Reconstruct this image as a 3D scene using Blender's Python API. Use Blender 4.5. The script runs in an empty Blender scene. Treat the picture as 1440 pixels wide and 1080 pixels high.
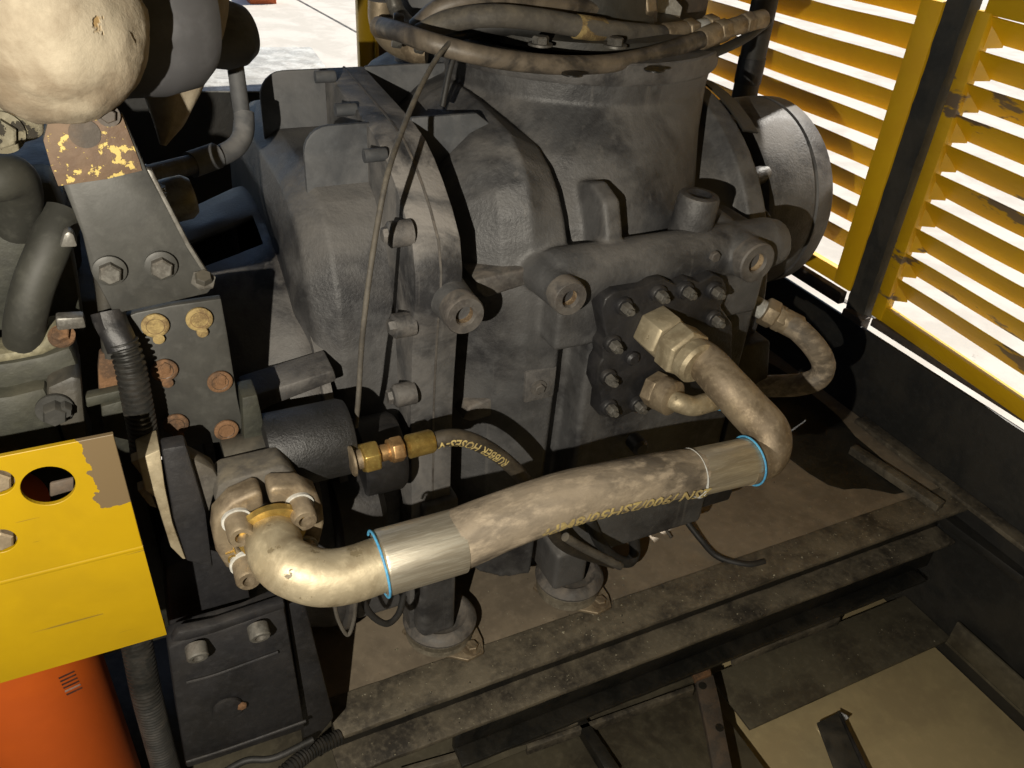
import bpy, bmesh, math, random
from mathutils import Vector, Matrix, noise
R = math.radians
rnd = random.Random(4)
scene = bpy.context.scene
COL = scene.collection

# ------------------------------------------------------------------ camera
YAW, PIT, ROL, FPX = R(27.7), R(33.9), R(4.3), 1150.0
_f = Vector((math.sin(YAW)*math.cos(PIT), math.cos(YAW)*math.cos(PIT), -math.sin(PIT)))
_r = Vector((math.cos(YAW), -math.sin(YAW), 0)); _u = _r.cross(_f)
_R = math.cos(ROL)*_r + math.sin(ROL)*_u
_U = -math.sin(ROL)*_r + math.cos(ROL)*_u
CAM = Vector((0, 0, 1.0))
cd = bpy.data.cameras.new('camera'); cam = bpy.data.objects.new('camera', cd); COL.objects.link(cam)
m = Matrix((_R, _U, -_f)).transposed().to_4x4(); m.translation = CAM
cam.matrix_world = m
cd.sensor_width = 36; cd.lens = 36*FPX/1440; cd.clip_start = 0.01; cd.clip_end = 200
scene.camera = cam

# ------------------------------------------------------------------ light
world = bpy.data.worlds.new('World'); scene.world = world; world.use_nodes = True
nt = world.node_tree; nt.nodes.clear()
sky = nt.nodes.new('ShaderNodeTexSky'); sky.sky_type = 'NISHITA'; sky.sun_disc = False
SUN_EL, SUN_AZ = R(54), R(72)
sky.sun_elevation = SUN_EL; sky.sun_rotation = SUN_AZ
bg = nt.nodes.new('ShaderNodeBackground'); bg.inputs[1].default_value = 0.09
wo = nt.nodes.new('ShaderNodeOutputWorld')
nt.links.new(sky.outputs[0], bg.inputs[0]); nt.links.new(bg.outputs[0], wo.inputs[0])
sl = bpy.data.lights.new('sun', 'SUN'); sl.energy = 4.0; sl.angle = R(0.5); sl.color = (1, .94, .85)
sun = bpy.data.objects.new('sun', sl); COL.objects.link(sun)
sd = Vector((math.sin(SUN_AZ)*math.cos(SUN_EL), math.cos(SUN_AZ)*math.cos(SUN_EL), math.sin(SUN_EL)))
sun.rotation_euler = sd.to_track_quat('Z', 'Y').to_euler()
# the phone's flash: the black hard shadows fall to the right, so it sits left of and a little below the lens
fl = bpy.data.lights.new('phone_flash', 'POINT'); fl.energy = 31; fl.shadow_soft_size = 0.004; fl.color = (1, .92, .78)
flash = bpy.data.objects.new('phone_flash', fl); COL.objects.link(flash); flash.location = (-.225, -.05, .94)
scene.view_settings.view_transform = 'Standard'; scene.view_settings.look = 'None'
scene.view_settings.exposure = 0.75; scene.view_settings.gamma = 1

def patch_mat(m, px, pz, edge=.006):
    """a bare peeled patch with a ragged edge at one corner of the guard (x > px and z > pz)"""
    t = m.node_tree; N = t.nodes.new; L = t.links.new; b = t.nodes['Principled BSDF']
    geo = N('ShaderNodeNewGeometry'); sx = N('ShaderNodeSeparateXYZ'); L(geo.outputs['Position'], sx.inputs[0])
    n = N('ShaderNodeTexNoise'); n.inputs['Scale'].default_value = 62; n.inputs['Detail'].default_value = 5; L(geo.outputs['Position'], n.inputs['Vector'])
    def mth(op, a, bb):
        x = N('ShaderNodeMath'); x.operation = op
        for s_, k in ((a, 0), (bb, 1)):
            if hasattr(s_, 'links'): L(s_, x.inputs[k])
            else: x.inputs[k].default_value = s_
        return x.outputs[0]
    off = mth('MULTIPLY', mth('SUBTRACT', n.outputs[0], .5), .022)
    mx = mth('GREATER_THAN', mth('ADD', sx.outputs[0], off), px); mz = mth('GREATER_THAN', mth('ADD', sx.outputs[2], mth('MULTIPLY', off, .6)), pz)
    k = mth('MULTIPLY', mx, mz)
    mix = N('ShaderNodeMix'); mix.data_type = 'RGBA'; L(k, mix.inputs[0])
    src = b.inputs['Base Color'].links[0].from_socket; L(src, mix.inputs[6]); mix.inputs[7].default_value = (.125, .088, .045, 1)
    mp = N('ShaderNodeMapping'); mp.inputs['Scale'].default_value = (9, 9, 170); mp.inputs['Rotation'].default_value = (0, .25, 0); L(geo.outputs['Position'], mp.inputs[0])
    n2 = N('ShaderNodeTexNoise'); n2.inputs['Scale'].default_value = 1.3; n2.inputs['Detail'].default_value = 3; L(mp.outputs[0], n2.inputs['Vector'])
    n3 = N('ShaderNodeTexNoise'); n3.inputs['Scale'].default_value = 17; L(geo.outputs['Position'], n3.inputs['Vector'])
    sc = mth('MULTIPLY', mth('GREATER_THAN', n2.outputs[0], .70), mth('GREATER_THAN', n3.outputs[0], .56))
    m2 = N('ShaderNodeMix'); m2.data_type = 'RGBA'; L(mth('MULTIPLY', sc, .6), m2.inputs[0]); L(mix.outputs[2], m2.inputs[6]); m2.inputs[7].default_value = (.10, .07, .02, 1)
    L(m2.outputs[2], b.inputs['Base Color'])
    return m

# ------------------------------------------------------------------ helpers
def W(px, py, ax, v):
    """the point of the plane ax = v that shows at photograph pixel px, py"""
    d = _R*((px-720)/FPX) - _U*((py-540)/FPX) + _f
    i = 'xyz'.index(ax)
    return CAM + d*((v-CAM[i])/d[i])

def mat(name, c1, c2=None, scale=9, dist=.4, lo=.42, hi=.6, rough=.55, rough2=None, metal=0, bump=.25, bs=90, dust=0, dustc=(.17, .14, .11), spots=None, spot_thr=.68, spot_scale=30, stretch=(1, 1, 1), spec=.5, streak=0, fine=.15, wear=0):
    m = bpy.data.materials.new(name); m.use_nodes = True
    t = m.node_tree; N = t.nodes.new; L = t.links.new; b = t.nodes['Principled BSDF']
    c2 = c2 or tuple(x*.6 for x in c1)
    geo = N('ShaderNodeNewGeometry'); mp = N('ShaderNodeMapping'); mp.inputs['Scale'].default_value = stretch
    L(geo.outputs['Position'], mp.inputs['Vector'])
    def nz(s, d=6, v=None, dist=0):
        n = N('ShaderNodeTexNoise'); n.inputs['Scale'].default_value = s; n.inputs['Detail'].default_value = d
        n.inputs['Roughness'].default_value = .62; n.inputs['Distortion'].default_value = dist
        L(v or mp.outputs[0], n.inputs['Vector']); return n
    def ramp(src, a, bb):
        r = N('ShaderNodeMapRange'); r.interpolation_type = 'SMOOTHSTEP'
        r.inputs[1].default_value = a; r.inputs[2].default_value = bb; L(src, r.inputs[0]); return r.outputs[0]
    def mix(f, a, bb):
        x = N('ShaderNodeMix'); x.data_type = 'RGBA'
        if hasattr(f, 'links'): L(f, x.inputs[0])
        else: x.inputs[0].default_value = f
        for s, k in ((a, 6), (bb, 7)):
            if hasattr(s, 'links'): L(s, x.inputs[k])
            else: x.inputs[k].default_value = (*s, 1)
        return x.outputs[2]
    def mth(op, a, bb):
        x = N('ShaderNodeMath'); x.operation = op
        for s, k in ((a, 0), (bb, 1)):
            if hasattr(s, 'links'): L(s, x.inputs[k])
            else: x.inputs[k].default_value = s
        return x.outputs[0]
    n1 = nz(scale, 8, dist=dist); f1 = ramp(n1.outputs[0], lo, hi)
    col = mix(f1, c1, c2)
    nf = nz(scale*9, 4)
    col = mix(mth('MULTIPLY', ramp(nf.outputs[0], .45, .75), fine*2), col, tuple(min(1, x*1.9+.01) for x in c1))
    if streak:
        mp2 = N('ShaderNodeMapping'); mp2.inputs['Scale'].default_value = (60, 60, 2.5); L(geo.outputs['Position'], mp2.inputs[0])
        ns = nz(1, 3, mp2.outputs[0]); col = mix(mth('MULTIPLY', ramp(ns.outputs[0], .6, .72), streak), col, dustc)
    if wear:
        pr = ramp(geo.outputs['Pointiness'], .53, .62); col = mix(mth('MULTIPLY', pr, mth('MULTIPLY', ramp(nf.outputs[0], .3, .6), wear)), col, (.24, .215, .19))
    dm = None
    if dust:
        sx = N('ShaderNodeSeparateXYZ'); L(geo.outputs['Normal'], sx.inputs[0])
        up = ramp(sx.outputs[2], -.1, .95)
        nd = nz(scale*1.7, 9, dist=.6); dn = ramp(nd.outputs[0], .36, .68)
        dm = mth('MULTIPLY', mth('ADD', mth('MULTIPLY', up, .8), .28), mth('MULTIPLY', dn, dust))
        dm = mth('MINIMUM', dm, 1.0)
        col = mix(dm, col, dustc)
    sm = None
    if spots:
        n3 = nz(spot_scale, 5); sm = ramp(n3.outputs[0], spot_thr, spot_thr+.03); col = mix(sm, col, spots)
    L(col, b.inputs['Base Color'])
    r2 = rough2 if rough2 is not None else min(1, rough+.2)
    rr = N('ShaderNodeMapRange'); rr.inputs[3].default_value = rough; rr.inputs[4].default_value = r2; L(n1.outputs[0], rr.inputs[0])
    ro = rr.outputs[0]
    if dm is not None: ro = mth('ADD', ro, mth('MULTIPLY', dm, .25))
    L(ro, b.inputs['Roughness'])
    if metal:
        mo = metal
        if sm is not None: mo = mth('MULTIPLY', mth('SUBTRACT', 1.0, sm), metal); L(mo, b.inputs['Metallic'])
        elif dm is not None: mo = mth('MULTIPLY', mth('SUBTRACT', 1.0, dm), metal); L(mo, b.inputs['Metallic'])
        else: b.inputs['Metallic'].default_value = metal
    b.inputs['Specular IOR Level'].default_value = spec
    bp = N('ShaderNodeBump'); bp.inputs['Strength'].default_value = bump; bp.inputs['Distance'].default_value = .002
    nb = nz(bs, 8); h = mth('ADD', nb.outputs[0], mth('MULTIPLY', n1.outputs[0], 1.5))
    if sm is not None: h = mth('SUBTRACT', h, mth('MULTIPLY', sm, .5))
    L(h, bp.inputs['Height']); L(bp.outputs[0], b.inputs['Normal'])
    return m

MT = {}
MT['cast'] = mat('dusty_cast_iron', (.070, .070, .071), (.017, .017, .019), scale=6, lo=.40, hi=.62, rough=.36, rough2=.60, dust=.85, dustc=(.146, .138, .129), bump=.45, bs=260, streak=.35, spec=.5, wear=.5)
MT['castdust_lit'] = mat('dusted_daylit_iron', (.070, .070, .071), (.020, .020, .022), scale=8, lo=.40, hi=.62, rough=.42, rough2=.66, dust=1.5, dustc=(.23, .215, .20), bump=.4, bs=260, streak=.3)  # dust plus painted daylight: paler on the flange's upward faces
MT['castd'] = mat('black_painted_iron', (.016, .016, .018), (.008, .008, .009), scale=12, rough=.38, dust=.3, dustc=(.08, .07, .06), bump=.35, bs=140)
MT['boss'] = mat('worn_iron_boss', (.085, .08, .074), (.05, .045, .042), scale=25, rough=.5, dust=.6, dustc=(.20, .17, .14), bump=.3)
MT['bore'] = mat('rusty_bore', (.30, .22, .13), (.10, .065, .035), scale=60, rough=.6)
MT['grime'] = mat('black_grimy_paint', (.022, .022, .020), (.040, .036, .028), scale=9, rough=.4, rough2=.7, dust=.5, dustc=(.11, .095, .07), bump=.4)
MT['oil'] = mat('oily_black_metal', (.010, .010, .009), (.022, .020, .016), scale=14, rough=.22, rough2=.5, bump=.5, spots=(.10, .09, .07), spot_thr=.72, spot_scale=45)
MT['bracket'] = mat('dark_bracket_paint', (.044, .044, .040), (.026, .026, .024), scale=9, rough=.42, dust=.25, spots=(.085, .075, .055), spot_thr=.70, spot_scale=26, dustc=(.12, .11, .09), bump=.12)
MT['olive'] = mat('oily_olive_casting', (.035, .036, .026), (.016, .017, .013), scale=10, rough=.5, dust=.5, dustc=(.075, .068, .045), bump=.5, bs=60)
MT['olive2'] = mat('olive_rubber', (.030, .030, .024), (.020, .020, .016), scale=12, rough=.55, bump=.1)
MT['pale'] = mat('pale_casting', (.22, .20, .13), (.10, .09, .055), scale=16, rough=.6, bump=.5, spots=(.04, .035, .025), spot_thr=.6, spot_scale=70)
MT['mott'] = mat('mottled_casting', (.24, .22, .16), (.17, .15, .10), scale=20, rough=.8, bump=1, bs=150, spots=(.035, .03, .022), spot_thr=.56, spot_scale=75)
MT['yellow'] = mat('yellow_paint', (.345, .218, .001), (.31, .195, .001), scale=5, rough=.34, bump=.05, bs=40, spots=(.06, .045, .03), spot_thr=.735, spot_scale=40, fine=.02)
MT['yellowp'] = mat('peeling_yellow_paint', (.64, .38, .005), (.56, .32, .005), scale=4, rough=.4, bump=.12, spots=(.15, .105, .062), spot_thr=.57, spot_scale=7, stretch=(1, .5, 1.6), fine=.03)
MT['yellowc'] = mat('clean_yellow_paint', (.76, .44, .006), (.70, .39, .006), scale=4, rough=.42, bump=.08, spots=(.085, .060, .038), spot_thr=.70, spot_scale=9, fine=.03)
MT['chip'] = mat('peeled_steel', (.055, .045, .036), (.09, .065, .045), scale=25, rough=.6, bump=.4)
MT['hose'] = mat('muddy_rubber_hose', (.25, .205, .148), (.066, .054, .041), scale=7, dist=1.6, lo=.36, hi=.66, rough=.5, bump=.5, bs=90, fine=.3, dust=.25, dustc=(.30, .25, .19), stretch=(.7, 1.4, 1.4))
MT['hosedark'] = mat('oily_hose', (.055, .045, .032), (.018, .015, .012), scale=14, rough=.45, bump=.2, dust=.3, dustc=(.16, .13, .09))
MT['hosetop'] = mat('grubby_hose', (.125, .102, .076), (.035, .030, .025), scale=9, dist=1.2, rough=.42, rough2=.6, bump=.25)
MT['steel'] = mat('soiled_zinc_steel', (.46, .395, .27), (.24, .19, .115), scale=12, dist=1.2, lo=.38, hi=.66, rough=.44, rough2=.66, metal=.55, bump=.25, bs=70, spots=(.15, .12, .07), spot_thr=.64, spot_scale=60)
MT['steelb'] = mat('brushed_zinc_steel', (.62, .57, .46), (.45, .40, .31), scale=20, rough=.30, rough2=.5, metal=.8, bump=.3, bs=40, stretch=(.25, 3, 3))
MT['steeld'] = mat('dull_brown_steel', (.30, .24, .16), (.17, .13, .085), scale=20, rough=.42, metal=.6, bump=.3, dust=.5, dustc=(.26, .21, .15))
MT['brass'] = mat('yellow_zinc', (.66, .46, .14), (.42, .28, .08), scale=30, rough=.26, metal=.85, bump=.12)
MT['brassd'] = mat('reddish_zinc', (.55, .34, .15), (.34, .20, .09), scale=30, rough=.32, metal=.8, bump=.12)
MT['rust'] = mat('rusty_steel', (.14, .072, .032), (.06, .034, .018), scale=40, rough=.75, bump=.7, bs=160)
MT['rusty'] = mat('yellow_rust', (.26, .19, .075), (.13, .085, .035), scale=60, rough=.7, bump=.6)
MT['zinc'] = mat('grey_bolt', (.16, .155, .14), (.09, .085, .075), scale=50, rough=.35, metal=.4, bump=.15, dust=.3)
MT['cream'] = mat('cream_wrap', (.33, .285, .21), (.17, .13, .085), scale=11, lo=.36, hi=.66, rough=.7, bump=1.0, bs=30, spots=(.26, .17, .07), spot_thr=.64, spot_scale=16, fine=.05)
MT['heat'] = mat('dark_grey_metal', (.075, .075, .080), (.055, .055, .058), scale=5, rough=.5, bump=.05)
MT['rubber'] = mat('black_rubber', (.022, .021, .020), (.012, .012, .011), scale=20, rough=.5, bump=.15)
MT['rubbert'] = mat('tan_dusty_rubber', (.15, .13, .095), (.08, .068, .048), scale=22, rough=.6, bump=.25)
MT['rubberg'] = mat('grey_dusty_rubber', (.075, .068, .058), (.045, .040, .034), scale=20, rough=.6, bump=.25, dust=.5, dustc=(.2, .17, .12))
MT['deck'] = mat('muddy_deck', (.215, .175, .125), (.15, .122, .088), scale=6, rough=.42, rough2=.66, bump=.2, bs=50, spots=(.03, .022, .016), spot_thr=.70, spot_scale=18, fine=.1)
MT['rail'] = mat('scuffed_rail', (.135, .115, .082), (.028, .024, .019), scale=13, lo=.36, hi=.68, rough=.5, bump=.5, bs=90, spots=(.30, .26, .19), spot_thr=.71, spot_scale=48)
MT['pan'] = mat('oily_floor_pan', (.10, .088, .06), (.055, .047, .033), scale=7, rough=.32, rough2=.6, bump=.35, bs=30, spots=(.10, .085, .06), spot_thr=.69, spot_scale=11)
MT['base'] = mat('black_base_wall', (.014, .014, .013), (.024, .022, .018), scale=8, rough=.42, bump=.3, spots=(.10, .075, .05), spot_thr=.74, spot_scale=22)
MT['concrete'] = mat('pale_concrete', (.50, .46, .395), (.43, .395, .335), scale=3, rough=.85, bump=.4, bs=50, fine=.02, spots=(.36, .33, .28), spot_thr=.70, spot_scale=8)
MT['sheet'] = mat('tan_sheet', (.46, .37, .20), (.39, .31, .17), scale=5, rough=.6, bump=.1, spots=(.12, .09, .05), spot_thr=.76, spot_scale=16, fine=.05)
MT['orange'] = mat('orange_canister_paint', (.42, .075, .005), (.38, .065, .005), scale=6, rough=.42, bump=.05, fine=.02)
MT['texture'] = mat('crackle_black', (.020, .020, .021), (.012, .012, .012), scale=30, rough=.36, bump=.4, bs=480)
MT['blue'] = mat('blue_ring', (.08, .33, .55), (.05, .22, .40), scale=40, rough=.45, bump=.2)
MT['pvc'] = mat('conduit_black', (.016, .016, .015), (.010, .010, .009), scale=30, rough=.30, bump=.1, dust=.12)
MT['print'] = mat('yellow_print', (.46, .36, .14), (.30, .23, .10), scale=90, lo=.38, hi=.66, rough=.6, bump=.1)
MT['ink'] = mat('dark_ink', (.05, .02, .015), (.08, .03, .02), scale=80, rough=.5, bump=0)
MT['inkw'] = mat('pale_ink', (.28, .2, .17), (.2, .12, .1), scale=80, rough=.5, bump=0)
MT['window'] = mat('white_steel', (.48, .48, .45), (.3, .3, .28), scale=20, rough=.4, bump=.1, dust=.3)
MT['blue_grey'] = mat('blue_grey_iron', (.060, .064, .070), (.042, .045, .050), scale=7, rough=.5, dust=1.1, dustc=(.20, .195, .19), bump=.2)

MT['flake'] = mat('flaking_rusty_paint', (.10, .062, .038), (.13, .085, .05), scale=14, rough=.6, bump=.5, spots=(.50, .38, .12), spot_thr=.56, spot_scale=130)
def link(o): COL.objects.link(o); return o

def thing(name, label, cat, loc=(0, 0, 0), group=None):
    o = link(bpy.data.objects.new(name, None)); o.location = loc; o.empty_display_size = .05
    o['label'] = label; o['category'] = cat
    if group: o['group'] = group
    return o

def tag(o, label, cat, group=None):
    o['label'] = label; o['category'] = cat
    if group: o['group'] = group
    return o

def mk(name, verts, faces, m, par=None, smooth=True, bev=0, seg=2, label=None):
    verts = [Vector(v) for v in verts]
    c = sum(verts, Vector())/len(verts)
    me = bpy.data.meshes.new(name); me.from_pydata([v-c for v in verts], [], faces)
    bm = bmesh.new(); bm.from_mesh(me); bmesh.ops.recalc_face_normals(bm, faces=bm.faces)
    if bev:
        es = [e for e in bm.edges if e.is_manifold and e.calc_face_angle(0) > R(35)]
        bmesh.ops.bevel(bm, geom=es, offset=bev, segments=seg, profile=.5, affect='EDGES', clamp_overlap=True)
    for f in bm.faces: f.smooth = smooth
    if smooth:
        for e in bm.edges:
            if e.is_manifold and e.calc_face_angle(0) > R(40): e.smooth = False
    bm.to_mesh(me); bm.free()
    me.materials.append(MT[m] if isinstance(m, str) else m)
    o = link(bpy.data.objects.new(name, me))
    if par is not None:
        o.parent = par; p = Vector(par.location); q = par.parent
        while q is not None: p = p+Vector(q.location); q = q.parent
        o.location = c-p
    else: o.location = c
    if label: o['label'] = label
    return o

def frame(ax):
    ax = Vector(ax).normalized(); a = Vector((0, 0, 1)) if abs(ax.z) < .9 else Vector((1, 0, 0))
    u = ax.cross(a).normalized(); return u, ax.cross(u).normalized(), ax

def lathe(name, prof, org, ax, m, par=None, seg=40, bev=0, caps=True, arc=None):
    u, v, w = frame(ax); org = Vector(org); V = []; F = []
    for r, h in prof:
        for k in range(seg):
            a = 2*math.pi*k/seg; V.append(org+w*h+(u*math.cos(a)+v*math.sin(a))*r)
    for i in range(len(prof)-1):
        for k in range(seg):
            F.append((i*seg+k, i*seg+(k+1) % seg, (i+1)*seg+(k+1) % seg, (i+1)*seg+k))
    if caps:
        F.append(tuple(range(seg))[::-1]); n = (len(prof)-1)*seg; F.append(tuple(range(n, n+seg)))
    return mk(name, V, F, m, par, bev=bev)

def spline(pts, n=10):
    P = [Vector(p) for p in pts]; P = [2*P[0]-P[1]]+P+[2*P[-1]-P[-2]]; out = []
    for i in range(1, len(P)-2):
        for k in range(n):
            t = k/n; a, b, c, d = P[i-1:i+3]
            out.append(.5*((2*b)+(c-a)*t+(2*a-5*b+4*c-d)*t*t+(-a+3*b-3*c+d)*t**3))
    out.append(P[-2]); return out

def path_frames(Q):
    T = [(Q[min(i+1, len(Q)-1)]-Q[max(i-1, 0)]).normalized() for i in range(len(Q))]
    u = frame(T[0])[0]; fr = []
    for t in T:
        u = (u-t*u.dot(t)).normalized(); fr.append((u, t.cross(u), t))
    return fr

def tube(name, pts, r, m, par=None, seg=16, n=8, smooth=True, wob=0, ribs=None):
    Q = spline(pts, n) if smooth else [Vector(p) for p in pts]
    if ribs:   # corrugated: resample at rib pitch
        L = [0]
        for i in range(1, len(Q)): L.append(L[-1]+(Q[i]-Q[i-1]).length)
        k = int(L[-1]/ribs*4); Q2 = []
        for j in range(k+1):
            s = L[-1]*j/k; i = max(1, min(len(L)-1, next((q for q in range(len(L)) if L[q] >= s), len(L)-1)))
            t = (s-L[i-1])/max(1e-9, L[i]-L[i-1]); Q2.append(Q[i-1].lerp(Q[i], t))
        Q = Q2
    fr = path_frames(Q); V = []; F = []; N = len(Q)
    for i, q in enumerate(Q):
        rr = r if not isinstance(r, (list, tuple)) else r[0]+(r[1]-r[0])*i/(N-1)
        if ribs: rr *= (1.0, 1.0, .80, .80)[i % 4]
        for k in range(seg):
            a = 2*math.pi*k/seg; d = fr[i][0]*math.cos(a)+fr[i][1]*math.sin(a)
            w = 1+wob*noise.noise(q*25+d*2) if wob else 1
            V.append(q+d*rr*w)
    for i in range(N-1):
        for k in range(seg): F.append((i*seg+k, i*seg+(k+1) % seg, (i+1)*seg+(k+1) % seg, (i+1)*seg+k))
    F.append(tuple(range(seg))[::-1]); F.append(tuple(range((N-1)*seg, N*seg)))
    return mk(name, V, F, m, par)

def slab(name, poly, th, m, par=None, bev=.0015, seg=2, smooth=True):
    th = Vector(th); P = [Vector(p) for p in poly]; n = len(P)
    V = P+[p+th for p in P]
    F = [tuple(range(n)), tuple(range(2*n-1, n-1, -1))]+[(i, (i+1) % n, n+(i+1) % n, n+i) for i in range(n)]
    return mk(name, V, F, m, par, bev=bev, seg=seg, smooth=smooth)

def pslab(name, px, ax, v, th, m, par=None, bev=.0015, curve=0):
    P = [W(x, y, ax, v) for x, y in px]
    if curve:
        Q = P+P[:1]; P2 = []
        n = len(P)
        for i in range(n):
            a, b, c, d = P[i-1], P[i], P[(i+1) % n], P[(i+2) % n]
            for k in range(curve):
                t = k/curve; P2.append(.5*((2*b)+(c-a)*t+(2*a-5*b+4*c-d)*t*t+(-a+3*b-3*c+d)*t**3))
        P = P2
    t = Vector((0, 0, 0)); t['xyz'.index(ax)] = th
    return slab(name, P, t, m, par, bev)

def box(name, a, b, m, par=None, bev=.002):
    x0, y0, z0 = a; x1, y1, z1 = b
    return slab(name, [(x0, y0, z0), (x1, y0, z0), (x1, y1, z0), (x0, y1, z0)], (0, 0, z1-z0), m, par, bev)

def hexbolt(par, p, ax, r=.009, h=.007, m='zinc', washer=True, wm=None, name='bolt', tw=.3, shaft=0):
    u, v, w = frame(ax); p = Vector(p); V = []; F = []
    def ring(rad, hh, n, t=0):
        s = len(V)
        for k in range(n):
            a = 2*math.pi*k/n+t; V.append(p+w*hh+(u*math.cos(a)+v*math.sin(a))*rad)
        return s
    def bridge(a, b, n):
        for k in range(n): F.append((a+k, a+(k+1) % n, b+(k+1) % n, b+k))
    h0 = 0
    if washer:
        n = 24; a = ring(r*1.45, -.001, n); b = ring(r*1.45, .0016, n); bridge(a, b, n); F.append(tuple(range(a, a+n))); F.append(tuple(range(b, b+n))); h0 = .0016
    n = 6; a = ring(r, h0-.0005, n, tw); b = ring(r, h0+h*.82, n, tw); c = ring(r*.84, h0+h, n, tw)
    bridge(a, b, n); bridge(b, c, n); F.append(tuple(range(a, a+n))); F.append(tuple(range(c, c+n)))
    if shaft:
        n = 12; a = ring(r*.5, h0+h-.001, n); b = ring(r*.5, h0+h+shaft, n); bridge(a, b, n); F.append(tuple(range(a, a+n))); F.append(tuple(range(b, b+n)))
    return mk(name, V, F, m, par)

def capbolt(par, p, ax, r=.009, h=.014, m='steeld', name='socket_bolt'):
    u, v, w = frame(ax)
    prof = [(r, 0), (r, h*.9), (r*.88, h), (r*.52, h), (r*.48, h*.45)]
    return lathe(name, prof, p, ax, m, par, seg=22)

def nut(name, p, ax, r, h, m, par, tw=0, cham=.9):
    u, v, w = frame(ax); p = Vector(p); V = []; F = []; n = 6
    for hh, s in ((0, cham), (h*.1, 1), (h*.88, 1), (h, cham)):
        for k in range(n):
            a = 2*math.pi*k/n+tw; V.append(p+w*hh+(u*math.cos(a)+v*math.sin(a))*r*s)
    for i in range(3):
        for k in range(n): F.append((i*n+k, i*n+(k+1) % n, (i+1)*n+(k+1) % n, (i+1)*n+k))
    F.append(tuple(range(n))); F.append(tuple(range(3*n, 4*n)))
    return mk(name, V, F, m, par, bev=.0008)

def loft(secs, n=48):
    """secs: closed rings of equal length -> verts, faces"""
    V = []; F = []; k = len(secs[0])
    for s in secs: V += [Vector(p) for p in s]
    for i in range(len(secs)-1):
        for j in range(k): F.append((i*k+j, i*k+(j+1) % k, (i+1)*k+(j+1) % k, (i+1)*k+j))
    F.append(tuple(range(k))[::-1]); F.append(tuple(range((len(secs)-1)*k, len(secs)*k)))
    return V, F

def resample(poly, n):
    P = [Vector(p) for p in poly]; P.append(P[0]); L = [0]
    for i in range(1, len(P)): L.append(L[-1]+(P[i]-P[i-1]).length)
    out = []; i = 1
    for k in range(n):
        s = L[-1]*k/n
        while L[i] < s: i += 1
        out.append(P[i-1].lerp(P[i], (s-L[i-1])/(L[i]-L[i-1])))
    return out

def remesh_union(name, objs, m, par, vox=.004, smooth=4, it=.5):
    """weld several solids into one casting with soft fillets"""
    bm = bmesh.new()
    for o in objs:
        me = o.data.copy(); me.transform(Matrix.Translation(o.location + (Vector(o.parent.location) if o.parent else Vector())))
        bm.from_mesh(me)
    me = bpy.data.meshes.new(name); bm.to_mesh(me); bm.free()
    for o in objs: bpy.data.objects.remove(o)
    o = link(bpy.data.objects.new(name, me))
    md = o.modifiers.new('r', 'REMESH'); md.mode = 'VOXEL'; md.voxel_size = vox; md.use_smooth_shade = True
    ms = o.modifiers.new('s', 'SMOOTH'); ms.factor = it; ms.iterations = smooth
    dg = bpy.context.evaluated_depsgraph_get(); dg.update()
    nm = bpy.data.meshes.new_from_object(o.evaluated_get(dg)); o.modifiers.clear(); o.data = nm
    nm.materials.clear(); nm.materials.append(MT[m])
    for p in nm.polygons: p.use_smooth = True
    if par is not None:
        o.parent = par; o.location = -Vector(par.location)
    return o

def text_on_tube(name, s, Q, r, size, s0, ang, m, par, flip=True, h=.0004):
    """lettering printed round a hose: u runs along the path, v round the girth"""
    cu = bpy.data.curves.new('t', 'FONT'); cu.body = s; cu.size = size; cu.resolution_u = 2; cu.extrude = 0; cu.offset = size*.022
    o = link(bpy.data.objects.new('t', cu)); dg = bpy.context.evaluated_depsgraph_get(); dg.update()
    me = bpy.data.meshes.new_from_object(o.evaluated_get(dg)); bpy.data.objects.remove(o)
    bm = bmesh.new(); bm.from_mesh(me); bmesh.ops.subdivide_edges(bm, edges=[e for e in bm.edges if e.calc_length() > size*.3], cuts=1)
    L = [0]
    for i in range(1, len(Q)): L.append(L[-1]+(Q[i]-Q[i-1]).length)
    fr = path_frames(Q); wid = max(v.co.x for v in bm.verts)
    for v in bm.verts:
        u_, v_ = v.co.x, v.co.y
        st = s0+(wid-u_ if flip else u_); st = max(0, min(L[-1]-1e-6, st))
        i = next(q for q in range(1, len(L)) if L[q] >= st); t = (st-L[i-1])/(L[i]-L[i-1])
        c = Q[i-1].lerp(Q[i], t)
        T = (Q[i]-Q[i-1]).normalized(); up = (Vector((0, 0, 1))-T*T.z).normalized(); side = T.cross(up)
        a = ang+(-v_ if flip else v_)/r
        v.co = c+(up*math.sin(a)+side*math.cos(a))*(r+h)
    V = [v.co.copy() for v in bm.verts]; bm.verts.index_update(); F = [tuple(v.index for v in f.verts) for f in bm.faces]; bm.free()
    return mk(name, V, F, m, par, smooth=False)

# ================================================================== THE SETTING
def struct(o): o['kind'] = 'structure'; return o
GZ = -.62
struct(mk('ground', [(-40, -40, GZ), (60, -40, GZ), (60, 90, GZ), (-40, 90, GZ)], [(0, 1, 2, 3)], 'concrete'))
for i, (a, b) in enumerate(((W(420, 0, 'z', GZ+.004), W(520, 55, 'z', GZ+.004)),)):
    d = (b-a); s = Vector((-d.y, d.x, 0)).normalized()*.012; a2 = a-d*4; b2 = b+d*4
    struct(mk('ground_joint', [a2-s, a2+s, b2+s, b2-s], [(0, 1, 2, 3)], 'rail'))

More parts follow.
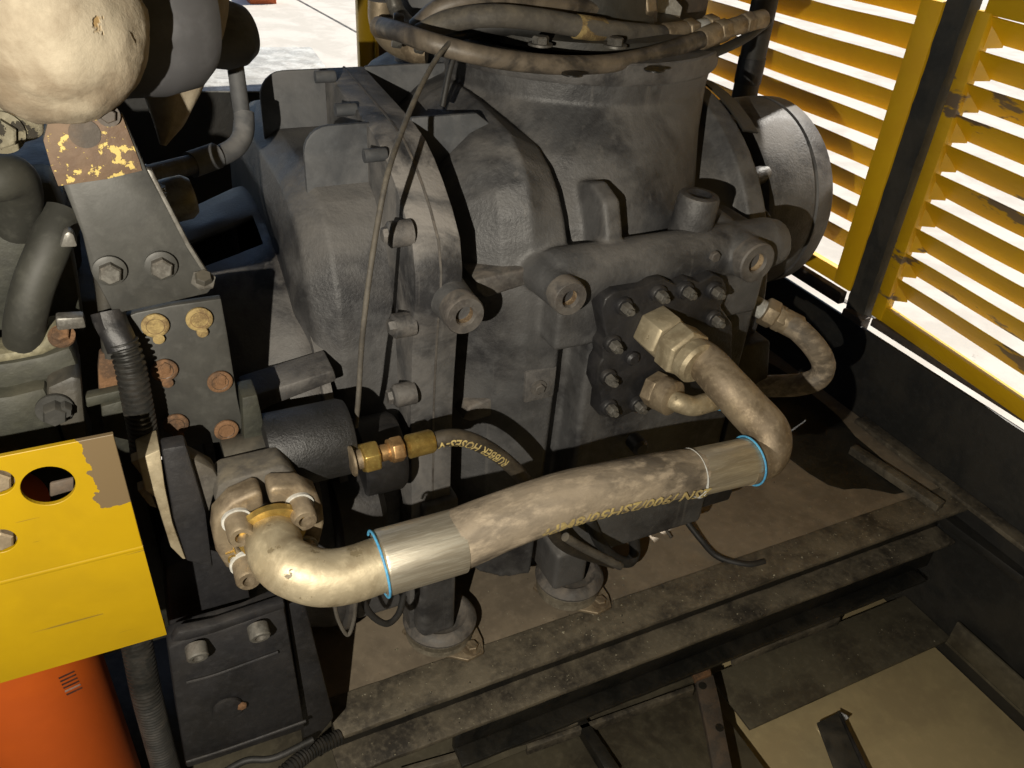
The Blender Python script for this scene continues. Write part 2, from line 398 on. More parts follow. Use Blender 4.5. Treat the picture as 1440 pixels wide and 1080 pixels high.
# ================================================================== MACHINE FRAME (base)
base = thing('machine_base', 'black steel base frame with muddy deck and scuffed channel rails under the compressor', 'base frame', (.7, .9, 0))
mk('deck', [(.10, .702, 0), (1.348, .702, 0), (1.348, 1.7, 0), (.10, 1.7, 0), (.10, .702, -.006), (1.348, .702, -.006), (1.348, 1.7, -.006), (.10, 1.7, -.006)],
   [(0, 1, 2, 3), (4, 7, 6, 5), (0, 4, 5, 1), (1, 5, 6, 2), (2, 6, 7, 3), (3, 7, 4, 0)], 'deck', base)
def strip(name, x0, x1, y0, y1, z0, z1, m, par, n=60, amp=.0012):
    V = []; F = []
    for i in range(n+1):
        x = x0+(x1-x0)*i/n; e = amp*noise.noise(Vector((x*30, y0*9, z0*9))); e2 = amp*noise.noise(Vector((x*23+5, y1*9, z0*9)))
        V += [(x, y0+e, z0), (x, y1+e2, z0), (x, y1+e2, z1+e*.5), (x, y0+e, z1+e*.5)]
    for i in range(n):
        for k in range(4): F.append((i*4+k, i*4+(k+1) % 4, i*4+4+(k+1) % 4, i*4+4+k))
    F += [(3, 2, 1, 0), (n*4, n*4+1, n*4+2, n*4+3)]
    return mk(name, V, F, m, par, bev=.0015)
strip('rail_flange', .118, 1.345, .640, .702, -.003, .006, 'rail', base)
strip('rail_web', .122, 1.343, .690, .700, -.095, -.0035, 'oil', base)
strip('rail_flange', .118, 1.345, .645, .700, -.104, -.0955, 'rail', base)
strip('rail_web', .3, 1.343, .672, .682, -.19, -.105, 'oil', base)
strip('rail_flange', .3, 1.30, .640, .672, -.188, -.181, 'oil', base)
# right hand base wall with a bottom ledge
wl = mk('base_wall', [(1.35, .1, -.61), (1.35, 2.1, -.61), (1.35, 2.1, .184), (1.35, .1, .184), (1.358, .1, -.61), (1.358, 2.1, -.61), (1.358, 2.1, .184), (1.358, .1, .184)],
   [(0, 1, 2, 3), (4, 7, 6, 5), (3, 2, 6, 7), (0, 4, 5, 1), (0, 3, 7, 4), (1, 5, 6, 2)], 'base', base, bev=.001)
strip_pts = [(1.3, .40), (1.3, 1.02)]
mk('ledge', [(1.318, .2, .002), (1.349, .2, .002), (1.349, .93, .002), (1.318, .93, .002), (1.318, .2, .012), (1.349, .2, .012), (1.349, .93, .012), (1.318, .93, .012)],
   [(0, 3, 2, 1), (4, 5, 6, 7), (0, 1, 5, 4), (1, 2, 6, 5), (2, 3, 7, 6), (3, 0, 4, 7)], 'rail', base, bev=.002)
pslab('cross_bar', [(1196, 628), (1204, 624), (1330, 705), (1320, 712)], 'z', .02, -.018, 'rail', base)
pslab('cross_bar', [(1290, 700), (1302, 690), (1440, 790), (1440, 812)], 'z', -.05, -.02, 'base', base)
# back wall of the base and dark end panel
box('back_wall', (-1.08, 1.72, -.3), (1.349, 1.735, .545), 'base', base)
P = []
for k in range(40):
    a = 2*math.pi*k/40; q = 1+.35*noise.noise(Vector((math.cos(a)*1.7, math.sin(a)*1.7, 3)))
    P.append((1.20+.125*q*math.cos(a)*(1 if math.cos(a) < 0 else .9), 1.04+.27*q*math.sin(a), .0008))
slab('deck_shade', P, (0, 0, .0006), 'oil', base, bev=0)  # painted shade: dark slab where casing and hose darken the deck
# floor pan with an opening through which the tan sheet shows
ox0, ox1, oy = .834, 1.331, .568
def pan(name, x0, x1, y0, y1): return box(name, (x0, y0, -.306), (x1, y1, -.3), 'pan', base, bev=.001)
pan('floor_pan', .83, 1.349, oy, .69); pan('floor_pan', 1.331, 1.349, .1, oy-.0005); pan('floor_pan', -1.0, .805, -.2, .69); pan('floor_pan', -1.0, .80, .6905, 1.71)
box('pan_upright', (1.3315, .1, -.299), (1.338, .567, -.24), 'pan', base)
box('tan_sheet', (.70, .0, -.362), (1.349, .80, -.35), 'sheet', base)
# slanting oily edges below the rails
for (a, b, w) in (((740, 1046), (975, 962), 7), ((560, 1080), (812, 1008), 9), ((1030, 920), (1180, 862), 8)):
    pslab('pan_lip', [(a[0], a[1]), (b[0], b[1]), (b[0]+2, b[1]+w), (a[0]+2, a[1]+w)], 'z', -.27, -.02, 'rail', base)
pslab('pan_divider', [(808, 1010), (822, 1006), (872, 1080), (850, 1080)], 'z', -.27, -.025, 'oil', base)

# rusty drilled upright in front of the rails
up = thing('drilled_upright', 'rusty drilled steel strip standing in front of the channel rails, hooked top end', 'steel strip', W(1000, 1080, 'y', .5))
pslab('strip', [(978, 955), (1003, 948), (1012, 985), (1022, 1040), (1034, 1100), (1006, 1100), (994, 1030), (984, 985)], 'z', -.2, -.012, 'chip', up)
pslab('hook', [(956, 935), (966, 928), (980, 921), (996, 928), (1001, 948), (978, 957), (974, 946)], 'z', -.195, -.010, 'rust', up)
for (x, y) in ((979, 932), (988, 964), (1012, 1023)):
    p = W(x, y, 'z', -.1935 if y < 950 else -.1985); lathe('hole', [(.007, -.001), (.007, .0003)], p, (0, 0, 1), 'oil', up, seg=16)
bb = thing('bent_bracket', 'black bent steel bracket lying on the tan sheet in the opening', 'bracket', W(1180, 1060, 'z', -.35))
a = [W(x, y, 'z', -.30) for x, y in ((1149, 1016), (1178, 1002), (1222, 1100), (1180, 1100))]
slab('plate', a, (0, 0, -.004), 'grime', bb, bev=.001)
a = [W(x, y, 'z', -.30) for x, y in ((1179, 1003), (1182, 1001), (1230, 1100), (1223, 1100))]
slab('side', a, (.004, 0, -.045), 'castd', bb, bev=.001)
a = [W(x, y, 'z', -.302) for x, y in ((1178, 999), (1195, 1008), (1184, 1018))]
slab('tab', a, (0, 0, -.003), 'grime', bb, bev=.0005)

# ================================================================== LOUVRED DOORS (right)
XD = 1.38
def louvre_panel(nm, label, y_far, y_near, zs, hgt, out, mslat, frame_m, stile_far, stile_near, zb, zt, cap=False):
    t = thing(nm, label, 'louvred door', (XD, (y_far+y_near)/2, zb))
    for (a, b) in (stile_far, stile_near):
        if a is None: continue
        box('stile', (XD-.004, a, zb), (XD+.018, b, zt), frame_m, t, bev=.003)
    box('bottom_rail', (XD-.002, y_near, zb-.0005), (XD+.016, y_far, zb+.032), frame_m, t, bev=.003)
    box('top_rail', (XD-.002, y_near, zt-.004), (XD+.016, y_far, zt+.10), frame_m, t, bev=.003); box('top_panel', (XD, y_near, zt+.1005), (XD+.012, y_far, 1.449), frame_m, t, bev=.002)
    for z in zs:
        n = 26; V = []; F = []
        for i in range(n+1):
            y = y_near+(y_far-y_near)*i/n; w1 = .0035*noise.noise(Vector((y*4, z*7, 1))); w2 = .0045*noise.noise(Vector((y*3, z*9, 7)))
            V += [(XD+.001, y, z+hgt+w1), (XD+.006, y, z+hgt*.8+w1), (XD+out, y, z+w2), (XD+out+.0018, y, z+.0008+w2), (XD+.0078, y, z+hgt*.8+.002+w1), (XD+.003, y, z+hgt+.0014+w1)]
        for i in range(n):
            for k in range(6): F.append((i*6+k, i*6+(k+1) % 6, i*6+6+(k+1) % 6, i*6+6+k))
        F += [(5, 4, 3, 2, 1, 0), tuple(range(n*6, n*6+6))]
        mk('slat', V, F, mslat, t)
        if cap:    # folded cheek that closes the far end of each louvre
            yy = y_far-.004
            V = [(XD-.001, yy, z+hgt), (XD-.001, yy, z-.012), (XD+out, yy-.034, z), (XD+out, yy-.034, z-.004), (XD+.001, yy-.003, z+hgt), (XD+out+.0015, yy-.037, z-.001)]
            mk('cheek', [V[0], V[1], V[3], V[2]]+[(v[0]+.001, v[1]-.0015, v[2]) for v in (V[0], V[1], V[3], V[2])],
               [(0, 1, 2, 3), (7, 6, 5, 4), (0, 4, 5, 1), (1, 5, 6, 2), (2, 6, 7, 3), (3, 7, 4, 0)], frame_m, t, smooth=False)
    return t
zsL = [.705-.0585*k+.0 for k in range(-5, 9)]
zsL = [z for z in zsL if z > .26]
louvre_panel('louvred_door', 'yellow louvred door panel behind the compressor end cover, clean slats glowing orange', 2.3, 1.13, zsL, .045, .023, 'yellowc', 'yellowc', (None, None), (1.092, 1.142), .225, .80)
zsR = [.262+.0545*k for k in range(0, 10)]
rd = louvre_panel('louvred_door', 'yellow louvred door panel nearest the camera, slats peeled to brown bare steel', 1.012, .30, zsR, .041, .024, 'yellowp', 'yellowp', (.995, 1.025), (None, None), .205, .80, cap=True)
rd.rotation_euler.z = R(-5); rd.location.x -= .031
# extra upright inside the right door seen as pale verticals
cp = thing('corner_post', 'black door post with peeling edges between the two yellow louvred doors', 'post', (XD, 1.06, .2))
V = []; F = []; n = 40
for i in range(n+1):
    z = .18+.85*i/n; e = .004*noise.noise(Vector((z*22, 0, 0))); e2 = .004*noise.noise(Vector((z*25, 4, 0)))
    V += [(XD-.010, 1.035+e, z), (XD+.012, 1.030, z), (XD+.012, 1.10, z), (XD-.010, 1.083+e2, z)]
for i in range(n):
    for k in range(4): F.append((i*4+k, i*4+(k+1) % 4, i*4+4+(k+1) % 4, i*4+4+k))
F += [(3, 2, 1, 0), (n*4, n*4+1, n*4+2, n*4+3)]
mk('post', V, F, 'grime', cp)
box('foot', (XD-.028, 1.02, .168), (XD+.0, 1.075, .199), 'chip', cp, bev=.003)
ds = tag(box('door_sill', (XD-.022, 1.095, .196), (XD-.0045, 2.2, .224), 'chip', None), 'rusty steel sill strip under the left louvred door', 'sill')
ds2 = tag(box('door_sill', (XD-.012, .30, .188), (XD+.01, 1.01, .2045), 'chip', None), 'grimy sill strip under the right peeling louvred door', 'sill')

# vertical pipe in front of the left door
vp = thing('vertical_pipe', 'dark steel exhaust pipe rising in front of the left louvred door', 'pipe', (1.24, 1.36, .2))
p1 = W(1050, 138, 'x', 1.22); p2 = W(1078, -30, 'x', 1.22)
lathe('pipe', [(.026, -.5), (.026, .5)], (p1.x, (p1.y+p2.y)/2, p1.z+.45), (0, 0, 1), 'grime', vp, seg=32)
lathe('collar', [(.0275, 0), (.0275, .05)], (p1.x, (p1.y+p2.y)/2, p1.z+.03), (0, 0, 1), 'castd', vp, seg=32)

# unseen roof added out of frame to keep the sky off the machine
roof = thing('sky_block_roof', 'unseen dark sheet added above the machine to block skylight', 'roof', (.3, .9, 1.45))
box('sky_block_sheet', (-3.5, -4.0, 1.45), (1.45, 1.95, 1.455), 'base', roof)
fwl = thing('light_block_walls', 'unseen walls added behind the camera to keep daylight out', 'wall', (.2, -1.6, GZ))  # added out of view to block ambient daylight and stray sun
box('light_block_panel', (-3.5, -1.62, GZ), (1.45, -1.6, 1.449), 'base', fwl)
box('light_block_panel', (1.38, -1.598, GZ), (1.395, .296, 1.449), 'yellow', fwl)
# left panel added out of view to cut ambient daylight
le = tag(box('light_block_end', (-1.1, -1.598, -.61), (-1.09, 2.2, 1.445), 'base', None), 'unseen dark panel added beside the engine to cut daylight', 'panel')

# rear door frame post, rear panel with its shade painted in brown, pale block outside
rp = thing('rear_door_frame', 'bright yellow rear post with panel coloured brown for its shade, against the sunlit ground', 'door frame', (.60, 1.8, 0))
q0 = W(503, 60, 'y', 1.80); q1 = W(524, 60, 'y', 1.80); q2 = W(600, 60, 'y', 1.80)
box('post_face', (q0.x, 1.79, -.2), (q1.x, 1.81, 1.445), 'yellow', rp, bev=.003)
box('post_edge', (q1.x+.0005, 1.782, -.2), (q1.x+.008, 1.812, 1.445), 'yellow', rp, bev=.002)
box('shade_brown_panel', (q1.x+.009, 1.80, .2), (1.34, 1.812, 1.44), 'chip', rp)
s0 = W(330, 126, 'y', 1.76)
sill = tag(pslab('rear_sill', [(250, 66), (438, 66), (457, 92), (470, 128), (250, 128)], 'z', .549, -.003, 'sheet'), 'dusty pale rear sill in daylight behind the gear housing', 'sill')
sill.data.materials[0] = MT['window']
og = tag(box('orange_crate', W(352, 6, 'z', GZ), W(378, 2, 'z', GZ)+Vector((.05, .25, .22)), 'orange', None), 'small orange crate far off on the sunlit ground', 'crate')

# ================================================================== COMPRESSOR
comp = thing('screw_compressor', 'big dusty grey cast iron compressor with ribbed housing and round inlet on top', 'compressor', (.55, 1.0, .05))
YC = 1.03
def mir(front): return front+[(2*YC-y, z) for y, z in reversed(front)]
def back1(f): return f+[(1.055, .748), (1.085, .70), (1.28, .50), (1.28, .05)]
PF1 = back1([(.735, .05), (.722, .30), (.722, .45), (.714, .55), (.702, .61), (.711, .652), (.738, .68), (.773, .705), (.81, .724), (.86, .733)])
PF2 = mir([(.75, .07), (.742, .30), (.738, .45), (.737, .53), (.735, .575), (.743, .612), (.763, .65), (.791, .681), (.834, .700), (.925, .708), (1.0, .71)])
def prof3(prof, x, s=1.0, dy=0, dz=0, cz=.42, n=72):
    return resample([(x, YC+(y-YC)*s+dy, cz+(z-cz)*s+dz) for y, z in prof], n)
parts = []
def add_loft(secs): V, F = loft(secs); parts.append(mk('c', V, F, 'cast'))
V, F = loft([prof3(PF1, .251), prof3(PF1, .303)]); mk('main_flange', V, F, 'castdust_lit', comp, bev=.0018)
add_loft([prof3(PF1, .262, .985), prof3(PF1, .296, .985)])
PF2B = mir([(.75, .07), (.742, .30), (.738, .45), (.737, .53), (.735, .575), (.740, .62), (.752, .665), (.774, .702), (.82, .727), (.925, .74), (1.0, .742)])
add_loft([prof3(PF2B, .29, .80), prof3(PF2B, .325, .82), prof3(PF2B, .372, .945), prof3(PF2B, .405, .985), prof3(PF2, .447), prof3(PF2, .452, .985)])
add_loft([prof3(PF2, .40, .90), prof3(PF2, .48, .90), prof3(PF2, .56, .89), prof3(PF2, .64, .80)])  # main barrel
# lower front block of the barrel
def bx(a, b):
    parts.append(box('c', a, b, 'cast', None, bev=.006))
bx((.482, .722, .10), (.74, 1.3, .60))
# gear housing left of flange
PG = mir([(.78, .05), (.768, .30), (.765, .42), (.770, .50), (.782, .57), (.805, .63), (.845, .665), (.90, .680), (1.0, .68)])
add_loft([prof3(PG, .150, .80), prof3(PG, .162, .93), prof3(PG, .19, 1.0), prof3(PG, .255, 1.0)])
# ledge on gear housing + F1
# round inlet flaring into the barrel
def ring(cx, cy, rx, ry, z, n=72): return [(cx+rx*math.cos(2*math.pi*k/n), cy+ry*math.sin(2*math.pi*k/n), z) for k in range(n)]
add_loft([ring(.545, .955, .20, .215, .50), ring(.545, .955, .185, .195, .62), ring(.565, .985, .182, .184, .69), ring(.595, 1.03, .186, .186, .735), ring(.595, 1.03, .190, .190, .775)])
# shoulder beam
def lpart(prof, org, ax, seg=40): parts.append(lathe('c', prof, org, ax, 'cast', None, seg=seg))
lpart([(.030, 0), (.033, .01), (.033, .31), (.028, .33)], (.415, .722, .588), (1, 0, 0))
bx((.42, .700, .50), (.72, .80, .60))
# dish (delivery end)
CY, CZ = 1.03, .45
lpart([(.20, 0), (.215, .05), (.235, .11), (.250, .155), (.268, .165), (.268, .195), (.23, .205)], (.60, CY, CZ), (1, 0, 0), 72)
# bosses (the lug bodies)
BY = .668
BS = [(W(655, 445, 'y', BY), .0215), (W(803, 421, 'y', BY), .0205), (W(1066, 371, 'y', BY), .0255)]
for (x, z, r) in [(p.x, p.z, q*1.04) for p, q in BS]:
    lpart([(r*1.25, .12), (r*1.05, .05), (r*.95, .012)], (x, BY, z-.001), (0, 1, 0), 32)
# rib on the barrel
V = []
ribpx = [(.735, .46), (.728, .52), (.720, .58), (.722, .63), (.738, .665), (.77, .675), (.82, .66), (.9, .6), (.9, .46)]
parts.append(slab('c', [(.485, y, z) for y, z in ribpx], (.024, 0, 0), 'cast', None, bev=.005))
# square pad with bolt on the second flange
# feet
for x in (.285, .50): bx((x-.028, .715, .055), (x+.028, .80, .13))
bx((.262, .712, .05), (.312, .76, .30))
casting = remesh_union('casting', parts, 'cast', comp, vox=.0031, smooth=1); parts = []
# machined groove ring on inlet
lathe('inlet_rim', [(.184, -.012), (.194, -.012), (.196, -.009), (.196, .012), (.194, .014), (.17, .014), (.168, .004)], (.595, 1.03, .772), (0, 0, 1), 'cast', comp, seg=80)
for (x, y) in ((805, 104), (920, 98), (700, 86)):
    p = W(x, y, 'z', .7866); lathe('bolt_hole', [(.012, -.001), (.012, .0006)], p, (0, 0, 1), 'oil', comp, seg=20)
# thin stiffening ribs with a rounded corner
def rib(y, x0, x1, ztop, z0, rad, name='rib'):
    P = [(x1, y, z0), (x1, y, ztop), (x0+rad, y, ztop)]+[(x0+rad-rad*math.sin(a), y, ztop-rad+rad*math.cos(a)) for a in [R(15*k) for k in range(1, 7)]]+[(x0, y, z0)]
    return slab(name, P, (0, .007, 0), 'blue_grey', comp, bev=.0022)
rib(.858, .182, .256, .733, .50, .028); rib(1.03, .172, .256, .748, .50, .03)
def rrib(y, x0, x1, zt, z0): return slab('rib', [(x0, y, z0), (x0, y, zt), (x1-.02, y, zt), (x1, y, zt-.015), (x1, y, z0)], (0, .007, 0), 'blue_grey', comp, bev=.002)
rrib(.858, .302, .40, .735, .62); rrib(1.03, .302, .44, .749, .62)
for (x, y, yy) in ((450, 108, .99), (487, 154, .905), (527, 218, .80)):
    p = W(x, y, 'y', yy); lathe('screw_boss', [(.0070, -.010), (.0070, .012), (.006, .014)], (.240, yy, p.z), (1, 0, 0), 'blue_grey', comp, seg=20)
# machined band on the top of the first flange gets its own edge line
V, F = loft([prof3(PF1, .2775, 1.003), prof3(PF1, .2798, 1.003)]); mk('gasket', V, F, 'boss', comp)
for (x, y) in ((555, 333), (560, 462), (562, 560)):
    p = W(x, y, 'x', .235); lathe('bolt_lug', [(.010, -.003), (.0135, .0), (.0135, .022)], (.232, p.y+.006, p.z), (1, 0, 0), 'cast', comp, seg=24)
# bolts on the flange (left side)
for (x, y) in ((555, 333), (562, 462), (560, 560)):
    p = W(x, y, 'x', .235); hexbolt(comp, (.232, p.y+.006, p.z), (-1, 0, 0), .0085, .008, 'cast', tw=.2, washer=False)
# boss end faces
for (x, z, r) in [(p.x, p.z, q) for p, q in BS]:
    b = lathe('lifting_boss', [(r*1.0, .02), (r*1.0, .002), (r*.93, 0), (r*.52, 0), (r*.47, .002), (r*.45, .004)], (x, BY, z), (0, 1, 0), 'boss', comp, seg=36, caps=False)
    lathe('bore', [(r*.46, .0), (r*.44, .016), (r*.30, .018), (.0002, .019)], (x, BY+.004, z), (0, 1, 0), 'bore', comp, seg=28, caps=False)
pslab('ledge', [(668, 394), (742, 377), (752, 386), (746, 400), (684, 420), (670, 408)], 'y', .738, .06, 'boss', comp, bev=.004)
pslab('ledge', [(650, 590), (660, 573), (735, 541), (744, 547), (738, 572), (662, 594)], 'y', .757, .05, 'boss', comp, bev=.004)
# square pad bolt
pslab('pad', [(740, 524), (784, 515), (779, 558), (737, 568)], 'y', .738, .05, 'cast', comp, bev=.003)
hexbolt(comp, W(757, 545, 'y', .7375), (0, -1, 0), .0075, .005, 'boss')
hexbolt(comp, W(1004, 360, 'y', .69), (0, -1, 0), .007, .005, 'boss', washer=False)
# vertical plug boss on the shoulder
pp = W(972, 322, 'y', .74); 
lathe('plug_boss', [(.027, -.03), (.026, .0), (.025, .026), (.023, .030), (.015, .031), (.011, .027), (.006, .026)], (pp.x, .74, .628), (.05, -.05, 1), 'cast', comp, seg=36)
# cover plate with bolts
cov = pslab('cover_plate', [(846, 436), (852, 420), (866, 410), (905, 404), (918, 396), (934, 392), (952, 402), (968, 392), (984, 398), (1004, 386), (1018, 392), (1022, 410), (1014, 432), (1030, 455), (1030, 520), (1010, 560), (930, 568), (905, 584), (890, 580), (868, 590), (843, 585), (846, 560), (838, 540), (842, 515), (848, 505), (847, 490), (854, 478)], 'y', .676, .026, 'castd', comp, bev=.0025)
for (x, y) in ((877, 430), (926, 413), (964, 408), (1004, 408), (861, 483), (855, 530), (856, 572), (896, 568), (1004, 448)):
    p = W(x, y, 'y', .674); lathe('bolt_seat', [(.0110, .004), (.0110, -.002), (.0095, -.004)], p, (0, 1, 0), 'castd', cov, seg=20)
    hexbolt(cov, p-Vector((0, .004, 0)), (0, -1, 0), .0070, .011, 'zinc', washer=False, tw=rnd.random(), shaft=.004)
p = W(888, 503, 'y', .674); lathe('small_plug', [(.009, 0), (.009, .004), (.006, .007)], p, (0, -1, 0), 'castd', comp, seg=20)
# end cover beyond the dish
lathe('hub', [(.12, 0), (.09, .05), (.12, .10)], (.80, CY, .49), (1, 0, 0), 'castd', comp, seg=40)
lathe('end_cover', [(.120, 0), (.150, .006), (.154, .012), (.157, .090), (.154, .092), (.154, .096), (.157, .098), (.155, .126), (.146, .138), (.11, .141)], (.875, CY, .515), (1, 0, 0), 'cast', comp, seg=72)
for a in (100, 140, 178, 215, 250):
    c = Vector((.812, CY+math.cos(R(a))*.150, .49+math.sin(R(a))*.150))
    tube('cover_rib', [c, c+Vector((.075, 0, .01))], .014, 'cast', comp, seg=10)
for a in (150, 195, 232):
    c = Vector((.803, CY+math.cos(R(a))*.245, CZ+math.sin(R(a))*.245)); hexbolt(comp, c, (1, 0, 0), .011, .010, 'castd')
# guard strip arched over the dish
V = []; F = []; n = 24
for i in range(n+1):
    a = R(62+(172-62)*i/n); rr = .280
    for x, r_ in ((.797, rr), (.828, rr-.008), (.828, rr-.011), (.797, rr-.003)): V.append((x, CY+math.cos(a)*r_, CZ-.01+math.sin(a)*r_))
for i in range(n):
    for k in range(4): F.append((i*4+k, i*4+(k+1) % 4, i*4+4+(k+1) % 4, i*4+4+k))
F += [(3, 2, 1, 0), (n*4, n*4+1, n*4+2, n*4+3)]
# shorter arc: brown cover strip
n0 = n+1
mk('guard_strip', V[:4*14], [f for f in F if max(f) < 56], 'grime', comp)
# lower sump on the right
V, F = loft([resample([(x, .73+.0, .12), (x, .715, .30), (x, .73, .42), (x, 1.2, .42), (x, 1.2, .12)], 30) for x in (.74, .80)]); mk('sump', V, F, 'castd', comp, bev=.004)
lathe('drain_plug', [(.012, 0), (.012, .02), (.008, .024)], W(890, 618, 'y', .71), (0, -1, 0), 'castd', comp, seg=20)

# rubber mounts
def mount(px, py, zt, label):
    c = W(px, py, 'z', .0); c = Vector((c.x, c.y, 0))
    t = thing('rubber_mount', label, 'rubber mount', c, 'round rubber mounts under the compressor')
    P = [c+Vector(v) for v in ((-.052, .02, .0065), (-.030, -.030, .0065), (.018, -.066, .0065), (.045, -.062, .0065), (.052, -.04, .0065), (.055, .03, .0065), (0, .055, .0065))]
    slab('base_plate', P, (0, 0, .006), 'steeld', t, bev=.0015)
    lathe('rubber_cone', [(.050, .0127), (.047, .022), (.051, .024), (.051, .032), (.047, .034)], c, (0, 0, 1), 'rubbert', t, seg=48)
    lathe('cup', [(.047, .0342), (.053, .036), (.054, .040), (.052, .043), (.046, .050), (.040, .051), (.033, .046)], c, (0, 0, 1), 'boss', t, seg=48)
    lathe('stud', [(.022, .044), (.022, .056)], c, (0, 0, 1), 'grime', t, seg=6)
    hexbolt(t, c+Vector((.031, -.049, .0127)), (0, 0, 1), .0095, .007, 'steeld')
    return t
mount(618, 893, .05, 'rubber mount at the left foot, below the shiny hose sleeve')
mount(797, 832, .05, 'rubber mount at the right foot, under the middle of the big hose')

# ================================================================== MAIN HOSE
hose = thing('suction_hose', 'thick muddy rubber hose with steel end sleeves curving from cover plate to pump flange', 'hose', (.36, .5, .455))
p0 = W(928, 466, 'y', .668)
nut('hex_nut', p0+Vector((-.004, .012, .002)), (.08, -1, -.05), .0295, .038, 'steel', hose, tw=.25)
nut('hex_nut', p0+Vector((.000, -.028, .0)), (.10, -1, -.08), .0315, .028, 'steel', hose, tw=.55)
lathe('sleeve', [(.0255, 0), (.0255, .012), (.022, .016)], p0+Vector((.003, -.058, -.003)), (.10, -1, -.08), 'steel', hose, seg=32)
pa = [p0+Vector((.002, -.05, -.002)), W(990, 508, 'y', .60), W(1022, 542, 'y', .56), W(1052, 575, 'y', .535), W(1080, 608, 'y', .512), W(1076, 640, 'y', .50), W(1045, 652, 'y', .499)]
tube('elbow_pipe', pa, (.0220, .0250), 'steeld', hose, seg=36, n=10)
HP = [W(982, 663, 'y', .50), W(930, 671, 'y', .50), W(870, 683, 'y', .50), W(790, 703, 'y', .50), W(715, 730, 'y', .50), W(640, 760, 'y', .50)]
HQ = spline([HP[0]+(HP[0]-HP[1])*.02]+HP[1:], 12)
def sleeve(name, a, b, r, m): 
    d = (b-a); return lathe(name, [(r*.94, 0), (r, .0015), (r, d.length-.003), (r*.985, d.length-.001), (r*.93, d.length)], a, d, m, hose, seg=44)
tube('rubber_tube', HQ, (.0250, .0288), 'hose', hose, seg=40, n=3, wob=.03)
sleeve('end_sleeve', W(1052, 648, 'y', .50), W(974, 665, 'y', .50), .0256, 'steelb')
lathe('ring_edge', [(.0262, 0), (.0272, .0008), (.0262, .0016)], W(975, 665, 'y', .50), (-1, 0, -.0), 'window', hose, seg=44)
sleeve('end_sleeve', W(646, 760, 'y', .50), W(534, 792, 'y', .50), .0302, 'steelb')
for (x, y, dx, dy, r) in ((1053, 648, -3, 1, .0272), (533, 793, -3, 1, .0300)):
    c = W(x, y, 'y', .50); d = W(x+dx*4, y+dy*4, 'y', .5)-c
    u, v, w = frame(d); 
    P = [c+(u*math.cos(a)+v*math.sin(a))*(r+.0004) for a in [2*math.pi*k/40 for k in range(39)]]
    tube('blue_ring', P, .0012, 'blue', hose, seg=8, n=2)
pb = [W(537, 793, 'y', .50), W(492, 808, 'y', .50), W(450, 812, 'y', .504), W(412, 800, 'y', .515), W(393, 785, 'y', .53), W(385, 765, 'y', .548), W(382, 750, 'y', .568)]
tube('elbow_pipe', pb, .0250, 'steel', hose, seg=36, n=10)
lathe('collar', [(.026, 0), (.0305, .001), (.0305, .008), (.026, .010)], W(384, 752, 'y', .560), (-.02, 1, .06), 'brass', hose, seg=36)
text_on_tube('printed_lettering', '2SN /900/2SH50/8MPa', HQ, .0276, .0215, .004, R(180), 'print', hose, flip=False)
# split flange clamp
cl = W(381, 746, 'y', .575)
for s in (-1, 1):
    prof = [(.008, .052), (.030, .046), (.046, .030), (.050, .010), (.050, -.010), (.044, -.034), (.034, -.046), (.022, -.047), (.018, -.030), (.030, -.016), (.031, 0), (.029, .014), (.020, .026), (.002, .031), (.002, .050)]
    P = [cl+Vector((s*x*.97+(.0008*s), .0, z*.95)) for x, z in prof]
    slab('flange_half', P, (0, .024, 0), 'steeld', hose, bev=.004, seg=3)
for (x, z) in ((-.0275, .0235), (.0275, .0235), (-.0275, -.031), (.0275, -.031)):
    c = cl+Vector((x, 0, z)); lathe('spring_washer', [(.0135, .001), (.0135, -.003), (.010, -.003)], c, (0, 1, 0), 'window', hose, seg=28)
    capbolt(hose, c+Vector((0, -.003, 0)), (0, -1, 0), .0115, .022, 'steeld')
def flat_text(s, size, p, ux, uy, m, par, ext=.0005):
    cu = bpy.data.curves.new('t', 'FONT'); cu.body = s; cu.size = size; cu.extrude = ext; cu.resolution_u = 2
    o = link(bpy.data.objects.new('t', cu)); dg = bpy.context.evaluated_depsgraph_get(); dg.update()
    me = bpy.data.meshes.new_from_object(o.evaluated_get(dg)); bpy.data.objects.remove(o)
    ux = Vector(ux).normalized(); uy = Vector(uy).normalized(); n = ux.cross(uy)
    V = [p+ux*v.co.x+uy*v.co.y+n*v.co.z for v in me.vertices]; F = [tuple(f.vertices) for f in me.polygons]
    return mk('raised_lettering', V, F, m, par, smooth=False)
flat_text('TGS', .0125, cl+Vector((-.0425, -.0006, -.010)), (.12, 0, -1), (1, 0, .12), 'brass', hose)
flat_text('35', .011, cl+Vector((.026, -.0006, -.033)), (1, 0, .1), (-.1, 0, 1), 'brass', hose)

# ================================================================== PUMP
pump = thing('hydraulic_pump', 'black hydraulic pump with silver end plates between bracket and split flange', 'pump', W(330, 760, 'y', .62))
pslab('port_block', [(302, 702), (306, 684), (318, 676), (398, 656), (412, 664), (436, 700), (446, 740), (400, 800), (330, 790)], 'y', .600, .035, 'rubberg', pump, bev=.004)
pslab('end_plate', [(194, 646), (225, 632), (232, 684), (243, 736), (262, 788), (256, 786), (240, 770), (218, 700), (204, 690)], 'y', .600, .03, 'steel', pump, bev=.002)
pslab('end_lug', [(184, 650), (208, 640), (216, 668), (204, 676)], 'y', .608, .012, 'steeld', pump)
pslab('end_lug', [(193, 690), (208, 684), (222, 716), (210, 712)], 'y', .608, .012, 'steeld', pump)
pslab('body_plate', [(227, 632), (262, 626), (290, 720), (300, 800), (262, 790), (244, 730)], 'y', .602, .018, 'castd', pump, bev=.003)
